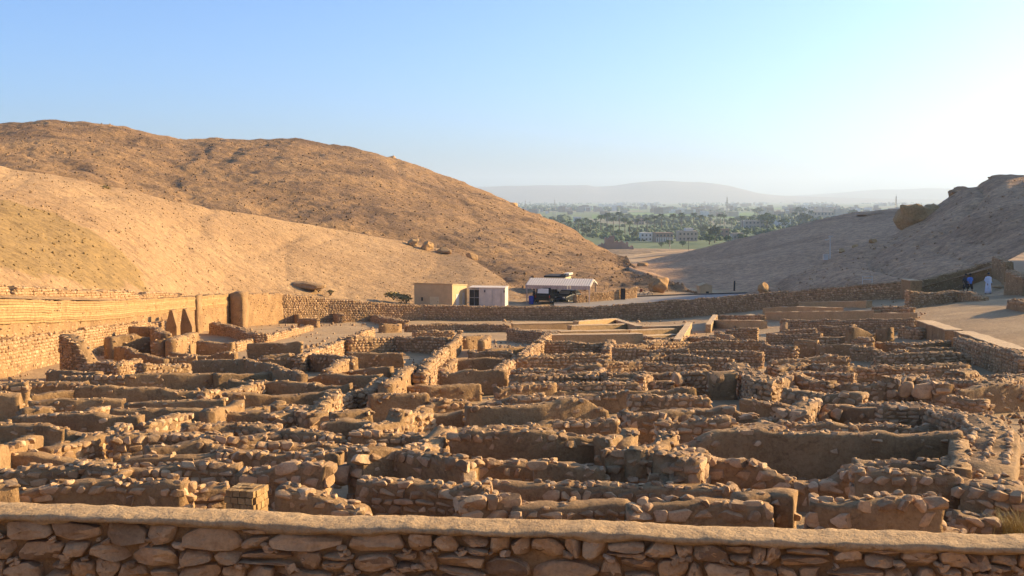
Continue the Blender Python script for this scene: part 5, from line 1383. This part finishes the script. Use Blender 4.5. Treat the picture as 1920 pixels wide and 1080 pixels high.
# pale desert road
v = []
for t_ in np.linspace(0, 1, 20):
    px = 1190 + 260 * t_; py = 484 - 22 * t_ ** .8; d = 29.0 * 2000 / (py - 372); a = unp(px, py, d); v += [(a[0], a[1] - 3.2, -27.6), (a[0], a[1] + 3.2, -27.6)]
o = obj('desert_road', mesh_from('desert_road', v, [(2 * i, 2 * i + 2, 2 * i + 3, 2 * i + 1) for i in range(19)], M['cap'], False)); kind(o, 'structure')['label'] = 'pale road crossing the desert strip'
# ------------------------------------------------------------------ people
SKIN = plain_mat('skin', (0.20, 0.11, 0.07), .6, 0, .1, 6, 0); HAIR = plain_mat('dark_hair', (0.012, 0.01, 0.01), .7, 0, .2, 9, 0)
def cloth(n, c): return plain_mat(n, c, .9, 0, .18, 6, .2)
def skin_body(name, J, E, mat, parent, sub=2):
    """J: list of (x,y,z,rx,ry), E: edges; first joint is the root"""
    me = bpy.data.meshes.new(name); me.from_pydata([j[:3] for j in J], E, []); me.materials.append(mat)
    o = obj(name, me, parent); o.modifiers.new('skin', 'SKIN').use_smooth_shade = True
    for i, j in enumerate(J):
        d = me.skin_vertices[0].data[i]; d.radius = (j[3], j[4]); d.use_root = (i == 0)
    o.modifiers.new('sub', 'SUBSURF').levels = sub; o.modifiers['sub'].render_levels = sub; return o
def ball(m, c, r, n=12, k=8, sx=1, sy=1, sz=1):
    v = [(c[0], c[1], c[2] + r * sz)]; f = []
    for i in range(1, k):
        for j in range(n):
            a, b = math.pi * i / k, 6.28318 * j / n; v.append((c[0] + r * sx * math.sin(a) * math.cos(b), c[1] + r * sy * math.sin(a) * math.sin(b), c[2] + r * sz * math.cos(a)))
    v.append((c[0], c[1], c[2] - r * sz)); e = len(v) - 1
    f += [(0, 1 + j, 1 + (j + 1) % n) for j in range(n)]
    for i in range(k - 2): f += [(1 + i * n + j, 1 + (i + 1) * n + j, 1 + (i + 1) * n + (j + 1) % n, 1 + i * n + (j + 1) % n) for j in range(n)]
    f += [(1 + (k - 2) * n + j, e, 1 + (k - 2) * n + (j + 1) % n) for j in range(n)]
    m.add(v, f)
def person(loc, rz, label, top, bottom, robe=None, stride=.16, shorts=False, arm=0.0, longhair=False, sit=False, pack=None, k=1.0):
    """a walking figure about 1.72 m tall facing -y in its own frame"""
    t_ = thing('person', label, 'person', loc, rz, 'people'); t_.scale = (k,) * 3
    hz = .92 if not sit else .46
    J = [(0, 0, hz, .13, .10), (0, 0, hz + .22, .125, .095), (0, -.01, hz + .40, .15, .10), (0, 0, hz + .52, .07, .06), (0, -.02, hz + .60, .052, .052), (0, -.03, hz + .70, .078, .09), (0, -.03, hz + .80, .06, .07)]
    E = [(0, 1), (1, 2), (2, 3), (3, 4), (4, 5), (5, 6)]
    def add(par, *pts):
        for p in pts: J.append(p); E.append((par, len(J) - 1)); par = len(J) - 1
        return par
    for sx in (-1, 1):
        sw = stride * sx
        if not sit: add(0, (sx * .10, 0, hz - .06, .085, .09), (sx * .105, -sw * .6 - .03, .50, .055, .06), (sx * .105, -sw + (.10 if sw < 0 else 0), .10, .038, .042), (sx * .11, -sw - .10, .035, .035, .03))
        else: add(0, (sx * .11, -.08, hz - .02, .085, .085), (sx * .13, -.42, hz, .06, .06), (sx * .13, -.44, .10, .042, .045), (sx * .13, -.56, .04, .035, .03))
        ax = sx * .21
        e = add(2, (sx * .17, 0, hz + .46, .06, .055), (sx * .235, .02 + arm * .5, hz + .20, .042, .042), (sx * .255, -.06 - sw * .8 * -1 - arm, hz - .02, .033, .033), (sx * .255, -.09 + sw * .8 - arm, hz - .11, .038, .022))
        hx = J[e]
        for q in range(4): add(e, (hx[0] + (q - 1.5) * .004, hx[1] - .03 + q * .018, hx[2] - .085 + abs(q - 1.5) * .008, .009, .009))
        add(e, (hx[0] - sx * .02, hx[1] - .04, hx[2] - .045, .01, .01))
    skin_body('body', J, E, SKIN, t_)
    # face: nose, eyes, ears
    hc = (0, -.035, hz + .74); m = MB(); m.add([(-.015, -.11, hc[2] + .01), (.015, -.11, hc[2] + .01), (0, -.145, hc[2] - .015), (0, -.11, hc[2] + .04)], [(0, 2, 3), (2, 1, 3), (0, 1, 2)])
    for sx in (-1, 1): ball(m, (sx * .082, -.02, hc[2]), .022, 8, 6, .5)
    m.build('face', SKIN, t_, True); m = MB()
    for sx in (-1, 1): ball(m, (sx * .03, -.105, hc[2] + .02), .011, 8, 6)
    m.build('eyes', HAIR, t_, True)
    m = MB(); ball(m, (0, -.008, hc[2] + .035), .108, 14, 9, .92, 1.0, .98)
    if longhair: ball(m, (0, .05, hc[2] - .12), .09, 12, 8, 1.1, .6, 1.7)
    m.build('hair', HAIR, t_, True)
    # clothes as sleeves and tubes round the body
    def tubes(name, mat, rings_list):
        V = []; F = []
        for rings in rings_list:
            n = 14; k0 = len(V)
            for (c, a, b) in rings:
                for j in range(n): th = 6.28318 * j / n; V.append((c[0] + a * math.cos(th), c[1] + b * math.sin(th) + .006 * math.sin(3 * th + c[2] * 9), c[2]))
            for i in range(len(rings) - 1): F += [(k0 + i * n + j, k0 + i * n + (j + 1) % n, k0 + (i + 1) * n + (j + 1) % n, k0 + (i + 1) * n + j) for j in range(n)]
        o = obj(name, mesh_from(name, V, F, mat), t_); s_ = o.modifiers.new('thick', 'SOLIDIFY'); s_.thickness = .012; return o
    arms = [[((sx * .15, 0, hz + .50), .075, .08), ((sx * .20, .01, hz + .40), .075, .075), ((sx * .236, .02 + arm * .5, hz + .22), .062, .062)] + ([((sx * .256, -.05 + stride * sx * .8 - arm, hz - .02), .062, .062)] if robe else []) for sx in (-1, 1)]
    if robe:
        tubes('robe', robe, [[((0, 0, hz + .55), .075, .07), ((0, 0, hz + .50), .17, .11), ((0, 0, hz + .35), .19, .135), ((0, 0, hz + .1), .185, .145), ((0, 0, hz - .25), .21, .18), ((0, -.01, hz - .55), .235, .22), ((0, -.01, .08), .25, .25)]] + arms)
    else:
        tubes('shirt', top, [[((0, 0, hz + .55), .072, .066), ((0, 0, hz + .50), .165, .105), ((0, 0, hz + .36), .18, .125), ((0, 0, hz + .12), .165, .125), ((0, 0, hz - .02), .175, .135)]] + arms)
        if not sit: tubes('shorts' if shorts else 'trousers', bottom, [[((0, 0, hz + .04), .16, .125), ((0, 0, hz - .08), .178, .14)]] + [[((sx * .09, 0, hz - .05), .105, .115), ((sx * .105, -stride * sx * .4 - .02, .62), .095, .10), ((sx * .105, -stride * sx * .6 - .03, .48), .085, .09)] + ([] if shorts else [((sx * .105, -stride * sx + (.09 if sx * stride < 0 else 0), .08), .065, .07)]) for sx in (-1, 1)])
        else: tubes('trousers', bottom, [[((0, 0, hz + .06), .165, .13), ((0, -.04, hz - .1), .19, .16)]] + [[((sx * .13, -.44, hz + .06), .09, .09), ((sx * .13, -.44, .1), .07, .07)] for sx in (-1, 1)])
    if pack: MB().box(-.15, .15, .10, .27, hz + .08, hz + .52, .03).build('backpack', pack, t_)
    m = MB()
    for sx in (-1, 1):
        yy = -stride * sx + (.10 if stride * sx < 0 else 0) - .06 if not sit else -.5
        ball(m, (sx * .108, yy, .04), .06, 10, 6, .8, 2.0, .65)
    m.build('shoes', HAIR, t_, True); return t_
def on(px, py, d): p = unp(px, py, d); return (p[0], p[1], float(zg(p[0], p[1])))
p = on(1852, 556, 88); person(p, .15, 'man in a long white robe walking towards the ruins', None, None, cloth('white_robe', (.62, .64, .70)), .14, arm=.12)
a = on(1818, 552, 90.5); person(a, .3, 'walker in bright blue shirt and black shorts', cloth('blue_shirt', (.09, .20, .55)), cloth('black_shorts', (.012, .012, .015)), None, .2, True)
b = on(1810, 552, 91.3); person(b, .2, 'walker in dark clothes with long hair beside the blue shirt', cloth('dark_top', (.03, .028, .04)), cloth('dark_shorts', (.02, .018, .02)), None, .18, True, longhair=True, pack=cloth('dark_pack', (.03, .03, .045)))
c = PG(1079, 124.9); person(c, .6, 'dark clothed person sitting under the right half of the carport', cloth('black_coat', (.015, .014, .016)), cloth('black_coat', (.015, .014, .016)), sit=True)
MB().box(-.22, .22, -.2, .2, 0, .42).build('stool', M['dark'], None, loc=(c[0], c[1], c[2] - .01)); tag(bpy.data.objects['stool'], 'dark stool under the person sitting by the black bin', 'stool')
c = PG(1001.5, 125.4); person(c, -1.2, 'dark clothed person standing by the blue barrel', cloth('dark_coat', (.015, .014, .016)), cloth('dark_trousers', (.02, .02, .022)))

# ------------------------------------------------------------------ labels for the walls that have none of their own
LM = [(457, 925, 'the exposed brick pier'), (1275, 880, 'the tall sunlit pier'), (1520, 815, 'the long tall mud wall'), (740, 785, 'the golden rubble fragment'), (1005, 765, 'the tall cracked mud wall'), (637, 885, 'the large smooth boulder'), (832, 940, 'the big squared block'), (1330, 768, 'the row of tumbled stones'), (1408, 795, 'the sunlit stone platform'), (1352, 710, 'the flat-topped mud block'), (1720, 720, 'the heap of pale boulders'), (1840, 840, 'the curving rubble bank'), (1470, 950, 'the sandy passage'), (30, 830, 'the sunlit mud wall at the left edge'), (170, 815, 'the golden wall near the left edge'), (15, 750, 'the square mud block at the left edge'), (150, 660, 'the slumped brick heap'), (335, 605, 'the triangular fins'), (442, 575, 'the broad dark buttress'), (560, 630, 'the sandy terrace'), (748, 700, 'the sunlit mud wall of the street'), (810, 670, 'the tall stone wall of the street'), (608, 760, 'the stepped sunlit stack'), (1281, 622, 'the restored sunlit wall'), (1080, 580, 'the middle of the retaining wall'), (1540, 560, 'the right end of the retaining wall'), (1790, 640, 'the flat-topped parapets'), (1270, 715, 'the upright pale stone'), (1000, 690, 'the far end of the street')]
ADJ = {'rubble': 'rubble stone', 'mixed': 'stone-topped plastered', 'mud': 'eroded mud', 'brick': 'mudbrick', 'smooth': 'smooth restored'}
used = {}
for root, style, P, pts, h, L in WALLS:
    if root['label'] or not pts: continue
    ax = sum(q[0] for q in pts) / len(pts); ay = sum(q[1] for q in pts) / len(pts)
    run = abs(pts[-1][1] - pts[0][1]) > 0.28 * abs(pts[-1][0] - pts[0][0])
    lm = min(LM, key=lambda q: math.hypot((q[0] - ax) * .6, (q[1] - ay) * 2.0)); dx, dy = ax - lm[0], (ay - lm[1]) * 3
    rel = ('right of' if dx > 0 else 'left of') if abs(dx) > abs(dy) else ('in front of' if dy > 0 else 'behind')
    size = 'short' if L < 2.2 else ('long' if L > 6 else '')
    base = ' '.join(x for x in (size, 'receding' if run else '', 'low' if h < .46 else ('tall' if h > .8 else ''), ADJ[style], 'wall', 'receding' if False else '', rel, lm[2]) if x)
    used.setdefault(base, []).append(((dx * dx + dy * dy), root))
for base, lst in used.items():
    lst.sort(key=lambda q: q[0])
    for i, (_, root) in enumerate(lst):
        if len(base.split()) > 14: base = base.replace('stone-topped plastered', 'plastered')
        root['label'] = base if len(lst) == 1 else base + ', ' + ['nearest', 'second nearest', 'third nearest', 'fourth nearest', 'fifth nearest', 'sixth nearest'][min(i, 5)]

# ------------------------------------------------------------------ air
hz = MB().box(-7000, 9000, -260, 10800, -31.5, 215).build('haze', None); kind(hz, 'stuff'); hz['label'] = 'thin pale haze filling the valley air'; hz['category'] = 'haze'
m = bpy.data.materials.new('valley_haze'); m.use_nodes = True; t = m.node_tree; t.nodes.clear()
out = t.nodes.new('ShaderNodeOutputMaterial'); pv = t.nodes.new('ShaderNodeVolumePrincipled')
pv.inputs['Color'].default_value = (0.66, 0.83, 1.0, 1); pv.inputs['Density'].default_value = 0.000165; pv.inputs['Anisotropy'].default_value = 0.25
t.links.new(pv.outputs[0], out.inputs['Volume']); hz.data.materials.append(m)
